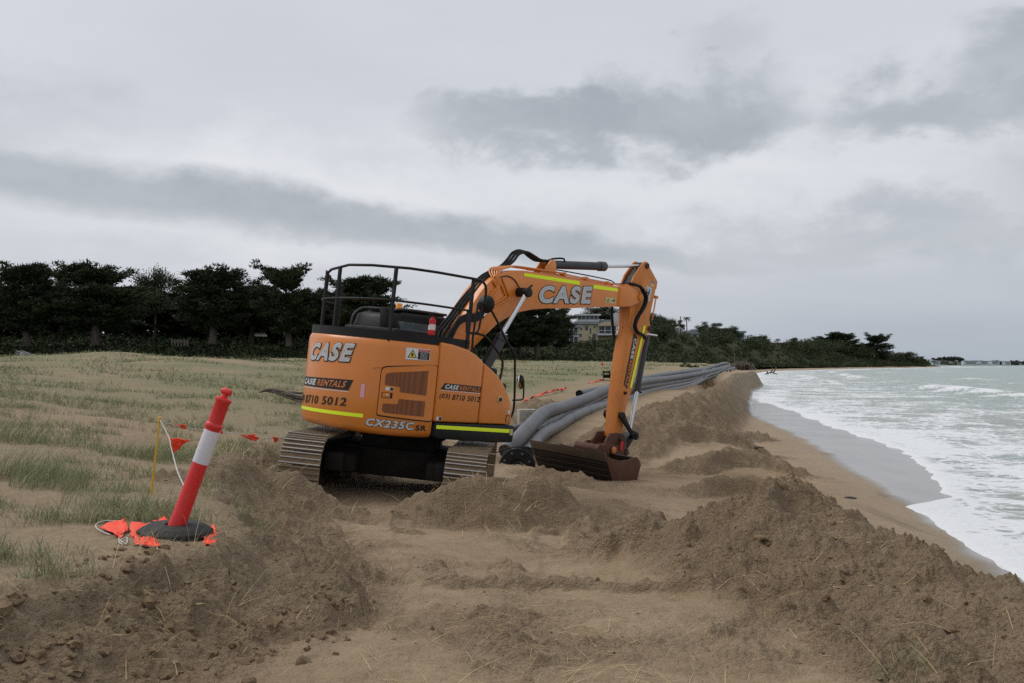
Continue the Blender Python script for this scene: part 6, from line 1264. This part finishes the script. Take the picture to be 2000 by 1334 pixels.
mo = at(1329, 660, 350); mt = thing('mast', 'thin dark pole rising beside the palm on the ridge', 'pole', mo); B().tube([(0, 0, 0), (0, 0, (660 - 618) * 350 / 1944)], .16, 8).obj('shaft', M_blk, mt); B().box((-.5, -.06, 5.0), (.5, .06, 5.15)).obj('cross_arm', M_blk, mt)
# bare dead stem and log pile
lo_ = at(1447, 720, 106); lp = thing('log_pile', 'tangled pile of grey driftwood at the far end of the pipes', 'driftwood', lo_)
r_ = random.Random(9)
for k in range(110):
    x_ = r_.uniform(-1.25, 1.25); y_ = r_.uniform(-.8, .8); hh = 1.15 * (1 - (x_ / 1.45) ** 2) * r_.uniform(.35, 1.0); a = r_.uniform(0, 6.28); tl = r_.uniform(.1, 1.35); L_ = r_.uniform(.35, 1.0); c_ = Vector((x_, y_, hh * .55)); d_ = Vector((math.cos(a) * math.cos(tl), math.sin(a) * math.cos(tl), math.sin(tl))) * L_ * .55
    B().tube([c_ - d_, c_ + d_ * .3 + Vector((0, 0, .03)), c_ + d_], [.075, .06, .02], 6).obj('log', M_wood, lp)
ds_ = at(1434, 718, 108); dst = thing('dead_tree', 'thin bare dead stem standing behind the log pile', 'tree', ds_); B().tube(bez([(0, 0, -.3), (.05, 0, 1.0), (-.03, 0, 1.9), (.04, 0, 2.6)], 4), [.07 - .004 * i for i in range(13)], 6).tube([(0, 0, 1.2), (.3, 0, 1.7)], [.03, .01], 5).tube([(0, 0, 1.7), (-.22, 0, 2.2)], [.025, .01], 5).obj('stem', M_wood, dst)
wb = at(1508, 730, 240); wb.z = -1.1; wd = thing('driftwood', 'dark snagged tree limb standing in the far surf', 'driftwood', wb)
for k, q in enumerate(([(-1.7, 0, .1), (-.4, 0, .5), (.9, 0, .2), (1.5, 0, .0)], [(-.5, 0, .4), (0, 0, 1.1), (.1, 0, 1.7)], [(.1, 0, .4), (.7, 0, 1.1), (1.0, 0, 1.9)], [(-.9, 0, .3), (-1.3, 0, .8)])): B().tube(bez(q, 4), [.2 - .012 * i for i in range(len(bez(q, 4)))], 7).obj('limb', M_wood, wd)
# ---- far shore
uu = np.linspace(1788, 2700, 120); V_ = []
Yf = 1400.
for j, (dY, f_) in enumerate(((0, 0), (15, .35), (60, 1.0), (200, 1.0), (500, .9))):
    for u in uu: hh = 6.5 * sstep(1788, 1830, np.array(u)) * (.75 + .35 * math.sin(u * .021) + .15 * math.sin(u * .083)); p = at(u, 710, Yf + dY); V_.append((p.x, p.y, -1.3 + float(hh) * f_))
n = len(uu); me = npmesh('far_shore', np.array(V_), np.array([(j * n + i, j * n + i + 1, (j + 1) * n + i + 1, (j + 1) * n + i) for j in range(4) for i in range(n - 1)])); mf, T, b = new_mat('far_shore_ground', (.10, .10, .075), .9); tag(link('far_shore', me, mf), kind='structure')
r2 = np.random.default_rng(77); P_, Rd = [], []
for i in range(900): u = 1800 + 880 * r2.random(); p = at(u, 710, Yf + r2.uniform(-2, 90)); P_.append((p.x, p.y, -1.3 + 4.2 * r2.random())); Rd.append(r2.uniform(1.6, 4.2))
for u, k_ in ((1855, 6), (1838, 5), (1868, 5)):
    for i in range(26): p = at(u + r2.normal(0, 9), 710, Yf + 60); P_.append((p.x, p.y, 4 + r2.uniform(0, k_))); Rd.append(r2.uniform(1.8, 3))
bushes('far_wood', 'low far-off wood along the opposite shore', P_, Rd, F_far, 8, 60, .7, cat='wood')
for k, (u0, u1, v0, lab) in enumerate(((1822, 1836, 704, 'pale shed at the left end of the far shore'), (1882, 1910, 704.5, 'long white building on the far shore'), (1914, 1930, 705, 'white building next to the long one on the far shore'), (1936, 1952, 704, 'pale building right of the far shore pair'), (1962, 1974, 706, 'small pale hut near the right edge of the far shore'))):
    p = at((u0 + u1) / 2, 711, Yf - 12); w_ = (u1 - u0) / 1944 * Yf / 2; h_ = (711 - v0) / 1944 * Yf; t = thing('far_building', lab, 'building', p, 'buildings on the far shore')
    B().box((-w_, 0, -1), (w_, 8, h_ * .7)).obj('wall', H_wht, t); B().prism([(-w_ - .4, h_ * .7), (-w_ * .8, h_), (w_ * .8, h_), (w_ + .4, h_ * .7)], -.5, 8.5).obj('roof', H_gry, t); B().box((-w_ * .7, -.08, h_ * .15), (w_ * .7, .02, h_ * .45)).obj('window', H_gls, t)
